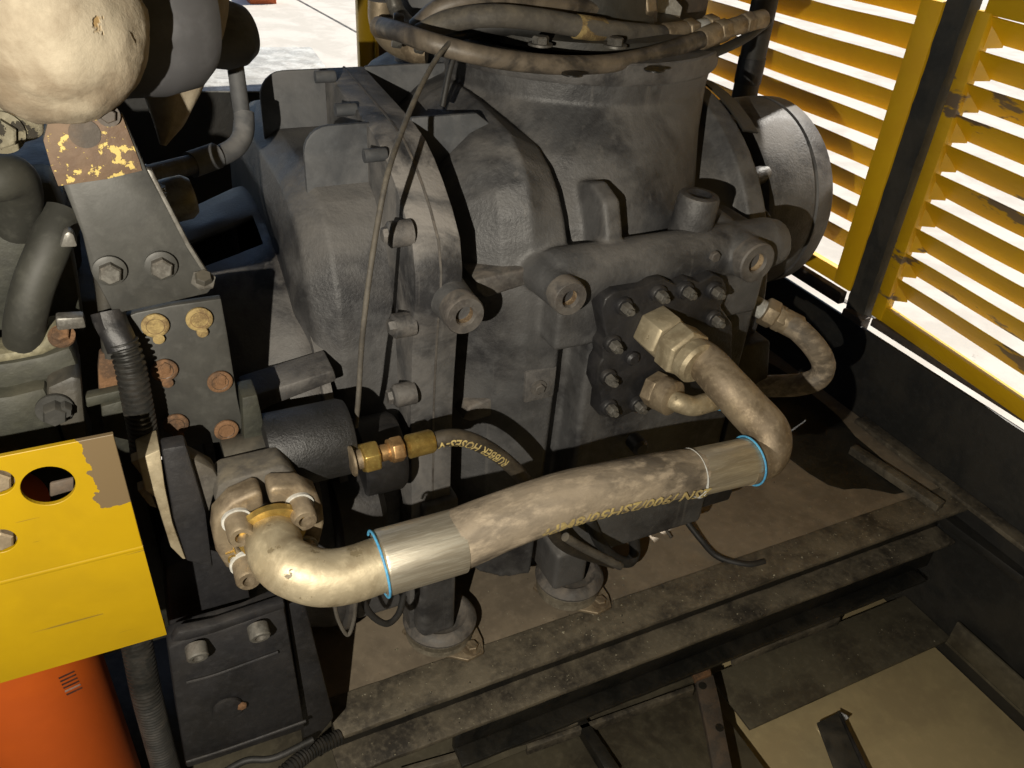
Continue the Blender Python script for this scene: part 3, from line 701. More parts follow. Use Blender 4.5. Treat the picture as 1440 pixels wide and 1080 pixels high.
pslab('body_top', [(262, 640), (300, 660), (310, 676), (300, 700), (290, 742), (276, 690)], 'y', .612, .02, 'rubberg', pump, bev=.003)
a = W(330, 655, 'y', .66); 
lathe('body', [(.028, 0), (.036, .01), (.036, .10), (.03, .105)], W(300, 715, 'y', .68), (1, 0, -.03), 'castd', pump, seg=36)
pslab('body_lower', [(232, 800), (310, 760), (345, 800), (358, 872), (240, 900)], 'y', .66, .05, 'castd', pump, bev=.004)  # black lower slab of the pump body

# crackle-finish filter canister lying along X
can = thing('filter_canister', 'crackle black cylinder lying above the split flange with brass fitting at its end', 'filter', W(440, 640, 'y', .66))
c0 = W(378, 655, 'y', .64); 
lathe('canister', [(.030, 0), (.0385, .002), (.0395, .006), (.0395, .078), (.037, .084), (.030, .086)], c0+Vector((0, .02, 0)), (1, 0, .0), 'texture', can, seg=56)
lathe('rear_cap', [(.043, 0), (.046, .003), (.046, .045), (.042, .050)], W(500, 645, 'y', .72)+Vector((0, 0, .0)), (1, 0, 0), 'castd', can, seg=48)
lathe('lower_bowl', [(.05, 0), (.056, .004), (.056, .05), (.04, .06)], W(462, 720, 'y', .72), (1, 0, 0), 'castd', can, seg=48)
lathe('head', [(.031, 0), (.031, .04)], c0+Vector((-.038, .02, -.008)), (1, 0, 0), 'grime', can, seg=40)

# small hose with brass fittings
rh = thing('printed_hose', 'thin black rubber hose with brass hex fittings and printed lettering, ducking under the big hose', 'hose', W(600, 625, 'y', .60))
yh = .615
d = (W(606, 620, 'y', yh)-W(505, 645, 'y', yh)).normalized()
c = W(497, 648, 'y', yh)
lathe('port_stub', [(.014, 0), (.0155, .001), (.0155, .003), (.010, .004), (.010, .014)], c-d*.003, d, 'steeld', rh, seg=24)
nut('hex_fitting', W(508, 645, 'y', yh), d, .0165, .017, 'brass', rh, tw=.4)
lathe('neck', [(.0085, -.002), (.0085, .012)], W(534, 638, 'y', yh), d, 'brassd', rh, seg=24)
lathe('ring', [(.0115, 0), (.0115, .003)], W(546, 634, 'y', yh), d, 'brassd', rh, seg=24)
nut('hex_fitting', W(549, 634, 'y', yh), d, .0135, .013, 'brassd', rh, tw=.1)
nv = [(.0095, 0), (.0125, .002), (.0125, .026), (.011, .029)]
fer = lathe('ferrule', nv, W(571, 629, 'y', yh), d, 'brass', rh, seg=12)
HS = [W(606, 621, 'y', yh), W(630, 615, 'y', yh), W(655, 617, 'y', yh+.002), W(685, 630, 'y', yh+.006), W(712, 649, 'y', yh+.012), W(735, 672, 'y', yh+.02), W(755, 703, 'y', yh+.03), W(772, 740, 'y', yh+.05), W(800, 770, 'y', yh+.06), W(862, 792, 'z', .06)]
SQ = spline(HS, 10)
tube('rubber_tube', SQ, .0088, 'hosedark', rh, seg=20, n=2)
text_on_tube('printed_lettering', 'RUBBER HOSES-V', SQ, .0089, .0140, .004, R(14), 'print', rh, flip=True)

# small port elbow beside the main nut
pe = thing('port_elbow', 'small polished steel elbow pipe under the main hose nut', 'pipe', W(930, 550, 'y', .67))
c = W(915, 545, 'y', .672); d = (W(945, 560, 'y', .64)-c).normalized()
nut('hex_nut', c, d, .0235, .018, 'steeld', pe, tw=.1)
lathe('nut_body', [(.0225, 0), (.0225, .018), (.016, .022)], c+d*.017, d, 'steeld', pe, seg=24)
EP = [W(938, 558, 'y', .645), W(955, 566, 'y', .628), W(975, 571, 'y', .622), W(995, 566, 'y', .624), W(1012, 562, 'y', .632), W(1035, 560, 'y', .645)]
tube('pipe', EP, .0125, 'steel', pe, seg=24)
lathe('blue_ring', [(.0135, 0), (.0145, .002), (.0135, .004)], W(1008, 563, 'y', .63), (1, .2, .02), 'blue', pe, seg=24)

# right hand return hose
rr = thing('return_hose', 'short dusty hose looping from the far right boss toward the base wall', 'hose', W(1090, 440, 'y', .75))
c = W(1066, 432, 'y', .76); d = (W(1110, 455, 'y', .73)-c).normalized()
lathe('stub', [(.014, -.02), (.014, .012)], c, d, 'window', rr, seg=20)
nut('hex_nut', c+d*.008, d, .021, .020, 'steeld', rr, tw=.3)
nut('hex_nut', c+d*.027, d, .0195, .014, 'steeld', rr, tw=.9)
RQ = [c+d*.04, W(1120, 462, 'y', .72), W(1144, 486, 'y', .70), W(1158, 512, 'y', .69), W(1150, 532, 'y', .69), W(1125, 541, 'y', .70), W(1085, 543, 'y', .72), W(1040, 545, 'y', .74), W(1000, 545, 'y', .76)]
tube('rubber_tube', RQ, .0165, 'hose', rr, seg=24, wob=.04)
lathe('ferrule', [(.0175, 0), (.018, .002), (.018, .026), (.0165, .028)], c+d*.038, d, 'steeld', rr, seg=28)

# long thin cable hanging in front of the flange
lc = thing('thin_cable', 'long thin grey cable hanging from the top hoses past the first flange', 'cable', W(530, 400, 'y', .66))
tube('cable', [W(632, 60, 'y', .84), W(612, 85, 'y', .82), W(588, 130, 'y', .78), W(565, 185, 'y', .73), W(545, 245, 'y', .68), W(530, 320, 'y', .66), W(518, 400, 'y', .655), W(509, 480, 'y', .655), W(504, 560, 'y', .66), W(500, 600, 'y', .67)], .0027, 'rubberg', lc, seg=12)
tube('cable', [W(645, 60, 'y', .90), W(632, 100, 'y', .89), W(622, 150, 'y', .88)], .0035, 'rubber', lc, seg=10)

# thin wires and loops under the hose
wl2 = thing('wire_loop', 'thin grey wire loop hanging below the steel elbow', 'wire', W(490, 870, 'y', .6))
tube('wire', [W(468, 840, 'y', .60), W(476, 872, 'y', .60), W(489, 893, 'y', .60), W(498, 870, 'y', .60), W(500, 838, 'y', .60)], .0022, 'rubberg', wl2, seg=8)
wl3 = thing('wire_loop', 'black cable loop hanging below the shiny sleeve', 'wire', W(540, 870, 'y', .62))
tube('wire', [W(505, 830, 'y', .63), W(520, 862, 'y', .63), W(543, 877, 'y', .63), W(560, 864, 'y', .64), W(568, 838, 'y', .66)], .004, 'rubber', wl3, seg=10)
wl4 = thing('wire_loop', 'black cable curving over the muddy deck right of the big hose', 'wire', W(980, 750, 'z', .02))
tube('wire', [W(948, 700, 'z', .06), W(958, 722, 'z', .04), W(985, 758, 'z', .012), W(1010, 783, 'z', .006), W(1050, 794, 'z', .006), W(1075, 790, 'z', .006)], .0055, 'rubber', wl4, seg=10)
wl5 = thing('wire_loop', 'black hose behind the right rubber mount', 'wire', W(860, 780, 'z', .05))
tube('wire', [W(828, 730, 'y', .72), W(845, 765, 'y', .72), W(865, 785, 'y', .72), W(885, 790, 'y', .72), W(893, 772, 'y', .73), W(885, 735, 'y', .74), W(890, 705, 'y', .74)], .009, 'rubber', wl5, seg=12)
wl6 = thing('wire_loop', 'short grey wire end lying on the deck near the drain', 'wire', W(930, 740, 'z', .02))
tube('wire', [W(915, 712, 'z', .03), W(930, 735, 'z', .015), W(944, 756, 'z', .006)], .0028, 'rubberg', wl6, seg=8)
wl7 = thing('wire_loop', 'grey green cable end crossing above the right rubber mount', 'wire', W(830, 770, 'y', .62))
tube('wire', [W(795, 755, 'y', .63), W(820, 770, 'y', .63), W(850, 785, 'y', .63), W(872, 796, 'y', .63)], .006, 'rubberg', wl7, seg=10)

# ================================================================== HOSES OVER THE INLET
def hosething(name, label, pts, r, m, fits, cat='hose'):
    t = thing(name, label, cat, pts[len(pts)//2]); tube('rubber_tube', pts, r, m, t, seg=20, n=10, wob=.012)
    for f in fits:
        kind, a, b, rad, mm = f; d = b-a
        if kind == 'nut': nut('hex_nut', a, d, rad, d.length, mm, t, tw=rnd.random())
        else: lathe('ferrule', [(rad*.9, 0), (rad, .002), (rad, d.length-.002), (rad*.9, d.length)], a, d, mm, t, seg=24)
    return t
yA = .86
hosething('front_hose', 'lowest muddy hose sweeping across the front of the inlet rim', [W(540, 38, 'y', .95), W(565, 46, 'y', .90), W(600, 58, 'y', .86), W(650, 72, 'y', .84), W(710, 84, 'y', .83), W(780, 91, 'y', .83), W(850, 90, 'y', .84), W(910, 79, 'y', .86), W(960, 64, 'y', .88), W(990, 54, 'y', .89)], .0105, 'hosetop',
   [('f', W(985, 56, 'y', .89), W(1008, 46, 'y', .895), .0135, 'steeld'), ('nut', W(1008, 46, 'y', .895), W(1022, 41, 'y', .90), .0145, 'steeld'), ('f', W(1022, 41, 'y', .90), W(1044, 34, 'y', .905), .0115, 'steeld'), ('nut', W(1044, 34, 'y', .905), W(1055, 31, 'y', .91), .014, 'steeld'), ('f', W(1055, 31, 'y', .91), W(1074, 26, 'y', .915), .012, 'steeld')])
hosething('under_hose', 'thin black hose beneath the lowest muddy hose, dark against the louvres', [W(700, 84, 'y', .86), W(800, 96, 'y', .86), W(900, 96, 'y', .87), W(980, 82, 'y', .88), W(1040, 58, 'y', .90), W(1080, 30, 'y', .92)], .0062, 'rubber', [])
hosething('middle_hose', 'black middle hose over the inlet with orange wrapped band', [W(590, 50, 'y', .93), W(630, 30, 'y', .92), W(690, 22, 'y', .90), W(760, 28, 'y', .90), W(820, 38, 'y', .90), W(880, 46, 'y', .91), W(932, 50, 'y', .93)], .0125, 'rubberg',
   [('f', W(808, 37, 'y', .90), W(848, 42, 'y', .905), .0138, 'rusty'), ('f', W(932, 50, 'y', .93), W(962, 46, 'y', .935), .015, 'steeld'), ('nut', W(962, 46, 'y', .935), W(975, 43, 'y', .94), .0165, 'steeld'), ('f', W(975, 43, 'y', .94), W(992, 38, 'y', .945), .012, 'window'), ('nut', W(992, 38, 'y', .945), W(1004, 35, 'y', .95), .015, 'steeld')])
hosething('upper_hose', 'uppermost muddy hose with steel hex ends above the inlet', [W(585, 40, 'y', .96), W(620, 12, 'y', .94), W(670, 0, 'y', .93), W(740, 4, 'y', .93), W(800, 10, 'y', .94), W(850, 14, 'y', .95)], .0115, 'hosetop',
   [('f', W(850, 14, 'y', .95), W(878, 11, 'y', .955), .0145, 'steeld'), ('nut', W(878, 11, 'y', .955), W(896, 8, 'y', .96), .0165, 'steeld'), ('nut', W(896, 8, 'y', .96), W(910, 6, 'y', .965), .02, 'steeld')])
hosething('low_hose', 'black hose diving behind the middle hose on the inlet top', [W(600, 62, 'y', 1.0), W(660, 40, 'y', .97), W(740, 38, 'y', .95), W(800, 50, 'y', .94), W(850, 62, 'y', .94), W(900, 70, 'y', .95)], .011, 'rubber', [])
hosething('rear_hose', 'grey hose with polished hex joints lying on the inlet cover', [W(700, 46, 'y', 1.0), W(740, 50, 'y', 1.0), W(770, 54, 'y', 1.0), W(860, 62, 'y', 1.0), W(950, 62, 'y', 1.0)], .009, 'rubberg',
   [('nut', W(655, 42, 'y', 1.0), W(690, 44, 'y', 1.0), .016, 'window'), ('nut', W(708, 44, 'y', 1.0), W(740, 50, 'y', 1.0), .018, 'window'), ('f', W(748, 50, 'y', 1.0), W(775, 54, 'y', 1.0), .014, 'window'), ('nut', W(850, 60, 'y', 1.0), W(874, 63, 'y', 1.0), .014, 'window')])
tb = thing('pipe_bundle', 'cluster of oily pipes and clamps behind the inlet by the yellow rear post', 'pipes', W(570, 50, 'y', 1.1))
tube('pipe', [W(535, 0, 'y', 1.1), W(536, 30, 'y', 1.1), W(550, 55, 'y', 1.08), W(580, 70, 'y', 1.05), W(600, 72, 'y', 1.04)], .016, 'steeld', tb)
tube('pipe', [W(532, 38, 'y', 1.05), W(552, 42, 'y', 1.02), W(575, 48, 'y', 1.0), W(592, 56, 'y', .98)], .0125, 'steeld', tb)
tube('pipe', [W(550, -20, 'y', 1.08), W(556, 10, 'y', 1.08), W(570, 30, 'y', 1.06), W(590, 50, 'y', 1.02)], .010, 'zinc', tb)
lathe('clamp', [(.019, 0), (.020, .002), (.020, .010), (.019, .012)], W(552, 42, 'y', 1.02), (1, -.3, -.1), 'zinc', tb, seg=24)
lathe('clamp', [(.016, 0), (.018, .002), (.018, .010), (.016, .012)], W(585, 52, 'y', 1.0), (1, -.3, -.2), 'zinc', tb, seg=24)
lathe('dark_cylinder', [(.055, -.1), (.055, .10)], W(610, 10, 'y', 1.15), (0, 0, 1), 'blue_grey', tb, seg=32)
iv = thing('inlet_valve', 'greasy intake valve body hidden beneath the hoses on the inlet', 'valve', (.595, 1.05, .786))
lathe('valve_body', [(.168, .001), (.168, .012), (.12, .018), (.115, .06), (.10, .065)], (.595, 1.05, .786), (0, 0, 1), 'grime', iv, seg=48)
for (x, y) in ((640, 44), (690, 40), (760, 60), (865, 62)):
    p = W(x, y, 'z', .80); hexbolt(iv, (p.x, p.y, .798), (0, 0, 1), .010, .008, 'zinc')
pslab('bracket_plate', [(905, -30), (925, -30), (960, 10), (952, 45), (925, 62), (905, 40)], 'y', 1.05, .01, 'window', iv)
pslab('brown_column', [(945, -30), (1003, -30), (985, 60), (955, 75), (940, 60)], 'y', 1.12, .05, 'chip', iv)

# ================================================================== ENGINE SIDE (left)
eng = thing('diesel_engine', 'dark olive engine casting with flywheel bell housing at the left', 'engine', (0, 1.0, .2))
def circ(x, cy, cz, r, n=64, sy=1): return [Vector((x, cy+math.cos(2*math.pi*k/n)*r*sy, cz+math.sin(2*math.pi*k/n)*r)) for k in range(n)]
# bell housing: open window left out of the shell
BZ = .27
secs = [circ(.035, 1.02, BZ, .285), circ(.06, 1.02, BZ, .295), circ(.10, 1.02, BZ, .308), circ(.14, 1.02, BZ, .322), circ(.162, 1.02, BZ, .326)]
V = []; F = []
for q in secs: V += q
for i in range(4):
    for j in range(64):
        a = 360*j/64
        if i in (1, 2) and 93 < a < 106: continue
        F.append((i*64+j, i*64+(j+1) % 64, (i+1)*64+(j+1) % 64, (i+1)*64+j))
bh = mk('bell_housing', V, F, 'cast', eng); sm = bh.modifiers.new('s', 'SOLIDIFY'); sm.thickness = .008; sm.offset = -1
lathe('bell_flange', [(.318, 0), (.334, .002), (.334, .012), (.318, .014)], (.158, 1.02, BZ), (1, 0, 0), 'cast', eng, seg=96, caps=False)
lathe('bell_inner', [(.18, 0), (.18, .12)], (.01, 1.02, BZ), (1, 0, 0), 'oil', eng, seg=32)
lathe('flywheel_rim', [(.30, 0), (.325, .003), (.325, .020), (.318, .022), (.318, .040), (.322, .042), (.322, .05), (.27, .052)], (-.015, 1.0, .32), (1, 0, 0), 'cast', eng, seg=96)
# engine block masses behind the bracket
box('block', (-.7, .80, .10), (-.04, 1.30, .60), 'olive', eng, bev=.01)
box('block_top', (-.7, .86, .60), (-.05, 1.25, .68), 'castd', eng, bev=.01)
pslab('side_cover', [(-60, 262), (72, 255), (90, 300), (110, 400), (120, 470), (60, 500), (-60, 520)], 'y', .74, .05, 'olive', eng, bev=.006)
pslab('mottled_head', [(-60, 120), (40, 140), (62, 160), (62, 192), (50, 198), (0, 212), (-60, 230)], 'y', .78, .05, 'mott', eng, bev=.004)
hexbolt(eng, W(2, 186, 'y', .778), (0, -1, 0), .012, .008, 'mott')
tube('coolant_pipe', [W(88, 300, 'y', .70), W(70, 345, 'y', .68), W(48, 400, 'y', .67), W(36, 450, 'y', .67), W(34, 478, 'y', .68)], .0155, 'olive2', eng, seg=24)
tube('pipe_end', [W(-30, 255, 'y', .66), W(-5, 252, 'y', .66), W(18, 250, 'y', .67), W(28, 275, 'y', .69), W(24, 320, 'y', .71)], .016, 'olive2', eng, seg=20)
pslab('pale_casting', [(-60, 500), (0, 498), (28, 494), (40, 488), (58, 484), (70, 466), (82, 466), (98, 473), (92, 485), (60, 500), (20, 508), (-60, 520)], 'y', .665, .03, 'pale', eng, bev=.003)
pslab('manifold', [(-60, 520), (20, 509), (60, 501), (100, 487), (112, 520), (116, 530), (70, 540), (14, 556), (-60, 570)], 'y', .68, .05, 'olive', eng, bev=.006)
pslab('lower_cover', [(-60, 565), (14, 557), (66, 544), (72, 570), (84, 600), (98, 640), (-60, 680)], 'y', .665, .06, 'olive', eng, bev=.008)
pslab('bracket_block', [(66, 545), (100, 530), (115, 532), (118, 570), (122, 610), (134, 640), (100, 650), (84, 600), (66, 572)], 'y', .66, .05, 'grime', eng, bev=.004)
hexbolt(eng, W(77, 575, 'y', .657), (0, -1, 0), .010, .012, 'bracket')
hexbolt(eng, W(91, 572, 'y', .655), (0, -1, 0), .006, .010, 'bracket', washer=False)
pslab('clip', [(78, 448), (118, 446), (122, 462), (80, 466)], 'y', .655, .012, 'zinc', eng, bev=.002)
pslab('clip', [(90, 330), (96, 325), (104, 330), (110, 348), (84, 349)], 'y', .655, .012, 'zinc', eng, bev=.002)
hexbolt(eng, W(87, 473, 'y', .66), (0, -.6, 1), .007, .006, 'rust')
pslab('copper_plate', [(138, 520), (140, 498), (166, 494), (176, 545), (139, 552)], 'y', .675, .01, 'rust', eng)
pslab('crossbar', [(120, 560), (174, 548), (176, 560), (122, 574)], 'y', .665, .012, 'olive', eng)
pslab('lower_block', [(142, 572), (178, 562), (190, 600), (190, 622), (146, 612)], 'y', .67, .02, 'olive', eng)
tube('dip_rod', [W(140, 350, 'y', .68), W(150, 430, 'y', .68), W(156, 500, 'y', .68)], .007, 'grime', eng)
# adapter left of compressor flange at the bottom
pslab('adapter_edge', [(345, 560), (470, 520), (474, 536), (380, 572), (350, 590)], 'y', .735, .045, 'cast', eng, bev=.003)
pslab('support_leg', [(340, 560), (362, 555), (372, 600), (376, 640), (344, 640)], 'y', .66, .03, 'olive', eng, bev=.002)
hexbolt(eng, W(386, 607, 'y', .67), (0, -1, 0), .009, .010, 'bracket')

# mount bracket
mb = thing('mount_bracket', 'dark folded engine bracket with flaking top and rusty keyhole bolts', 'bracket', W(240, 520, 'y', 0.6560))
pslab('upper_plate', [(60, 196), (66, 172), (120, 165), (172, 160), (206, 238), (226, 275), (262, 345), (300, 403), (292, 413), (240, 425), (190, 436), (160, 442), (146, 415), (128, 382), (116, 330), (90, 264)], 'y', 0.6580, .008, 'bracket', mb, bev=.0015)
# flaked rusty top end, proud of the plate
pslab('flaked_end', [(61, 198), (67, 173), (120, 166), (171, 161), (196, 226), (200, 240), (150, 252), (82, 262), (72, 236)], 'y', 0.6565, .0012, 'flake' if 'flake' in MT else 'rust', mb, bev=.0003)
lathe('big_hole', [(.0105, -.0002), (.0105, .0009)], W(119, 188, 'y', 0.6558), (0, 1, 0), 'chip', mb, seg=24)
p = W(152, 162, 'y', 0.6540); hexbolt(mb, p, (0, -1, .2), .0055, .005, 'chip')
pslab('side_flange', [(206, 238), (214, 240), (232, 275), (268, 345), (303, 400), (300, 406), (262, 347)], 'y', 0.6500, .008, 'zinc', mb, bev=.001)
for (x, y) in ((154, 380), (226, 373)):
    p = W(x, y, 'y', 0.6560); lathe('washer', [(.0125, 0), (.0125, .002), (.010, .003)], p, (0, -1, 0), 'bracket', mb, seg=28); hexbolt(mb, p-Vector((0, .002, 0)), (0, -1, 0), .0088, .008, 'zinc', washer=False)
p = W(286, 395, 'y', 0.6480); lathe('washer', [(.010, 0), (.010, .002)], p, (.1, -.6, 1), 'zinc', mb, seg=6); hexbolt(mb, p, (.1, -.6, 1), .007, .008, 'grime', washer=False)
mlp = pslab('lower_plate', [(176, 446), (192, 440), (240, 430), (311, 420), (320, 470), (334, 560), (342, 598), (334, 612), (312, 622), (232, 632), (222, 600), (206, 540), (192, 490)], 'y', 0.6720, .009, 'bracket', mb, bev=.0015)
for k, (x, y, m_) in enumerate(((218, 457, 'rusty'), (280, 448, 'rusty'), (231, 520, 'rust'), (309, 536, 'rust'), (247, 596, 'rust'), (318, 604, 'rust'))):
    p = W(x, y, 'y', 0.6700)
    lathe('washer', [(.0112, .0), (.0112, .002), (.010, .003), (.0078, .003)], p, (0, -1, 0), m_, mlp, seg=28)
    lathe('bolt_end', [(.0075, .001), (.0075, .0032), (.0055, .0022)], p, (0, -1, 0), 'rust' if k < 2 else 'oil', mlp, seg=20)
    if k != 3: lathe('key_tab', [(.0048, 0), (.0048, .003), (.0036, .0035)], p+Vector((.0006, 0, -.0128)), (0, -1, 0), m_, mlp, seg=16)
    if k in (2, 3): pslab('bolt_stub', [(x-6, y-2), (x+1, y-10), (x+9, y-6), (x+8, y+5), (x-2, y+7)], 'y', 0.6655, .002, 'rust', mb, bev=.0005)

# conduits
cA = thing('corrugated_conduit', 'black corrugated conduit dropping beside the rusty bolted plate', 'conduit', W(195, 560, 'y', .61))
tube('conduit', [W(172, 480, 'y', .65), W(182, 510, 'y', .645), W(192, 560, 'y', .64), W(201, 610, 'y', .64), W(205, 645, 'y', .64)], .0125, 'pvc', cA, seg=24, ribs=.0050)
tube('rubber_boot', [W(152, 438, 'y', .665), W(157, 455, 'y', .66), W(164, 470, 'y', .655), W(173, 490, 'y', .65)], .0125, 'castd', cA, seg=18, wob=.2)
cB = thing('corrugated_conduit', 'dark corrugated conduit rising right of the orange canister', 'conduit', W(210, 980, 'y', .46))
tube('conduit', [W(188, 880, 'y', .62), W(196, 925, 'y', .61), W(206, 975, 'y', .60), W(220, 1030, 'y', .60), W(236, 1090, 'y', .60)], .0145, 'pvc', cB, seg=24, ribs=.0044)
cC = thing('corrugated_conduit', 'corrugated conduit lying left of the rail end at the bottom', 'conduit', W(440, 1060, 'z', 0))
tube('conduit', [W(385, 1100, 'z', .02), W(410, 1078, 'z', .02), W(440, 1055, 'z', .01), W(478, 1036, 'z', 0)], .0105, 'pvc', cC, seg=20, ribs=.0048)

# lower black bracket
lb = thing('pump_bracket', 'glossy black pump support bracket with two grey bolts at lower left', 'bracket', W(330, 980, 'y', .56))
pslab('front_plate', [(236, 912), (262, 900), (345, 876), (400, 852), (430, 1026), (300, 1070), (262, 1082), (248, 1000)], 'y', .60, .03, 'castd', lb, bev=.004)
pslab('top_ledge', [(240, 905), (250, 890), (300, 880), (400, 846), (402, 856), (300, 892), (262, 902)], 'y', .594, .012, 'castd', lb, bev=.003)
tube('weld_bead', [W(262, 960, 'y', .596), W(300, 950, 'y', .596), W(350, 932, 'y', .596), W(391, 917, 'y', .596)], .0017, 'castd', lb, seg=8)
tube('weld_bead', [W(262, 1072, 'y', .597), W(330, 1050, 'y', .597), W(430, 1014, 'y', .597)], .0020, 'castd', lb, seg=8)
pslab('side_web', [(402, 846), (430, 850), (452, 940), (470, 1010), (430, 1060), (418, 960)], 'y', .62, .02, 'castd', lb, bev=.003)
for (x, y) in ((275, 908), (362, 880)):
    p = W(x, y, 'y', .592); capbolt(lb, p, (0, -.8, -.25), .0105, .014, 'zinc')
lathe('drain_plug', [(.016, 0), (.016, .004), (.008, .006)], W(320, 995, 'y', .598), (0, -1, 0), 'castd', lb, seg=24)
hexbolt(lb, W(340, 992, 'y', .594), (0, -1, 0), .005, .003, 'rust', washer=False)
tube('bottom_cable', [W(300, 1095, 'z', .1), W(345, 1070, 'z', .1), W(385, 1066, 'z', .1), W(440, 1040, 'z', .1)], .004, 'rubber', lb, seg=10)

# yellow plate bottom-left
MT['yellow_patch'] = patch_mat(mat('yellow_paint_bare_corner', (.345, .218, .001), (.31, .195, .001), scale=5, rough=.34, bump=.05, bs=40, spots=(.06, .045, .03), spot_thr=.735, spot_scale=40, fine=.02), -.0622, .5465)
yb = thing('yellow_guard', 'glossy yellow folded guard plate with round hole and bare patch at its corner', 'guard', W(90, 900, 'y', .55))
YV = .55
zt, zm, zb = .6143, .4984, .3806; xr = -.0399; xl = -.45
import itertools
# face with holes: triangulated by bridging outer rectangle with circles
def face_with_holes(name, outer, holes, y, th, m, par):
    cu = bpy.data.curves.new('h', 'CURVE'); cu.dimensions = '2D'; cu.fill_mode = 'BOTH'; cu.extrude = th/2; cu.bevel_depth = .0006; cu.offset = -.0006
    for poly in [outer]+holes:
        sp = cu.splines.new('POLY'); sp.points.add(len(poly)-1); sp.use_cyclic_u = True
        for k, (a, b) in enumerate(poly): sp.points[k].co = (a, b, 0, 1)
    o = link(bpy.data.objects.new('h', cu)); dg = bpy.context.evaluated_depsgraph_get(); dg.update()
    me = bpy.data.meshes.new_from_object(o.evaluated_get(dg)); bpy.data.objects.remove(o)
    V = [(v.co.x, y+th/2-v.co.z, v.co.y) for v in me.vertices]; F = [tuple(f.vertices) for f in me.polygons]
    return mk(name, V, F, m, par, smooth=False)
def cir(x, z, r, n=36): return [(x+r*math.cos(2*math.pi*k/n), z+r*math.sin(2*math.pi*k/n)) for k in range(n)]
hc = W(68, 683, 'y', YV); h2 = W(2, 760, 'y', YV); h3 = W(-2, 678, 'y', YV)
face_with_holes('upper_face', [(xl, zm), (xr, zm), (xr, zt), (xl, zt)], [cir(hc.x, hc.z, .0178), cir(h2.x-.001, h2.z, .0112), cir(h3.x-.001, h3.z, .0112)], YV, .003, 'yellow_patch' if 'yellow_patch' in MT else 'yellow', yb)
P = [(xl, YV, zm+.0003), (xl, YV+.0, zm), (xl, YV+.006, zb), (xl, YV+.009, zb), (xl, YV+.003, zm), ]
V, F = loft([[(x, YV-.0003, zm), (x, YV-.0008, zm-.003), (x, YV+.007, zb), (x, YV+.010, zb), (x, YV+.003, zm-.003), (x, YV+.0029, zm)] for x in (xl, xr)])
mk('lower_face', V, F, 'yellow_patch', yb)
lathe('fold', [(.0045, 0), (.0045, xr-xl)], (xl, YV+.0034, zm-.0008), (1, 0, 0), 'yellow', yb, seg=20)
box('return_flange', (xl, YV+.010, zb-.001), (xr, YV+.025, zb+.002), 'yellow', yb, bev=.0008)
for h in (h2, h3): hexbolt(yb, (h.x, YV+.006, h.z), (0, -1, 0), .0088, .007, 'steeld')
pslab('inner_tab', [(70, 680), (104, 672), (104, 690), (70, 700)], 'y', YV+.012, .003, 'chip', yb)

# orange canister
oc = thing('orange_canister', 'orange cylindrical filter canister standing under the yellow guard', 'canister', W(100, 1080, 'y', .52))
OY, OR = .66, .073
cc = W(193, 1040, 'y', OY)
lathe('canister', [(.058, -.41), (OR, -.40), (OR, .10), (.058, .115), (.02, .12)], (cc.x-OR-.006, OY, .38), (.0, 0, 1), 'orange', oc, seg=56)
ct = Vector((cc.x-OR-.006, OY, 0))
def wrap(name, px, m, lift=.0004):
    P = []
    for x, y in px:
        p = W(x, y, 'y', .47); d = p-CAM; 
        # hit the canister
        a = d.x**2+d.y**2; o = CAM-ct; b = 2*(o.x*d.x+o.y*d.y); c = o.x**2+o.y**2-(OR+lift)**2; disc = max(0, b*b-4*a*c)
        P.append(CAM+d*((-b-math.sqrt(disc))/(2*a)))
    return mk(name, P, [tuple(range(len(P)))], m, oc, smooth=False)
for k in range(6):
    x, y = 82+k*2.2, 953+k*4.6
    wrap('print_line', [(x, y), (x+22, y-10), (x+23, y-8), (x+1, y+2.4)], 'ink' if k != 4 else 'inkw')

# ================================================================== TURBO / EXHAUST (top left)
ex = thing('wrapped_exhaust', 'cream cloth wrapped exhaust bend above the flaking bracket', 'exhaust', W(100, 80, 'y', .68))
def blob(name, c, r, m, par, sc=(1, 1, 1), n=64, mm=40, amp=.05, rot=None, freq=5):
    V = []; F = []; c = Vector(c)
    for i in range(mm+1):
        th = math.pi*i/mm
        for j in range(n):
            ph = 2*math.pi*j/n; d = Vector((math.sin(th)*math.cos(ph), math.sin(th)*math.sin(ph), math.cos(th)))
            k = 1+amp*noise.fractal(d*freq/3+Vector((3, 1, 2)), 1, 2, 4)-amp*.5*abs(noise.noise(d*freq))-.022*math.exp(-((d.z+.35*d.x+.12*noise.noise(d*2)+.05)/.035)**2)-.03*math.exp(-((d.z-.8*d.x*d.x+.62)/.03)**2)
            V.append(c+Vector((d.x*r*sc[0]*k, d.y*r*sc[1]*k, d.z*r*sc[2]*k)))
    for i in range(mm):
        for j in range(n): F.append((i*n+j, i*n+(j+1) % n, (i+1)*n+(j+1) % n, (i+1)*n+j))
    return mk(name, V, F, m, par)
wc = W(66, 28, 'y', .66)
blob('wrapping', wc, .0615, 'cream', ex, sc=(1.0, 1.0, 1.10), amp=.05)
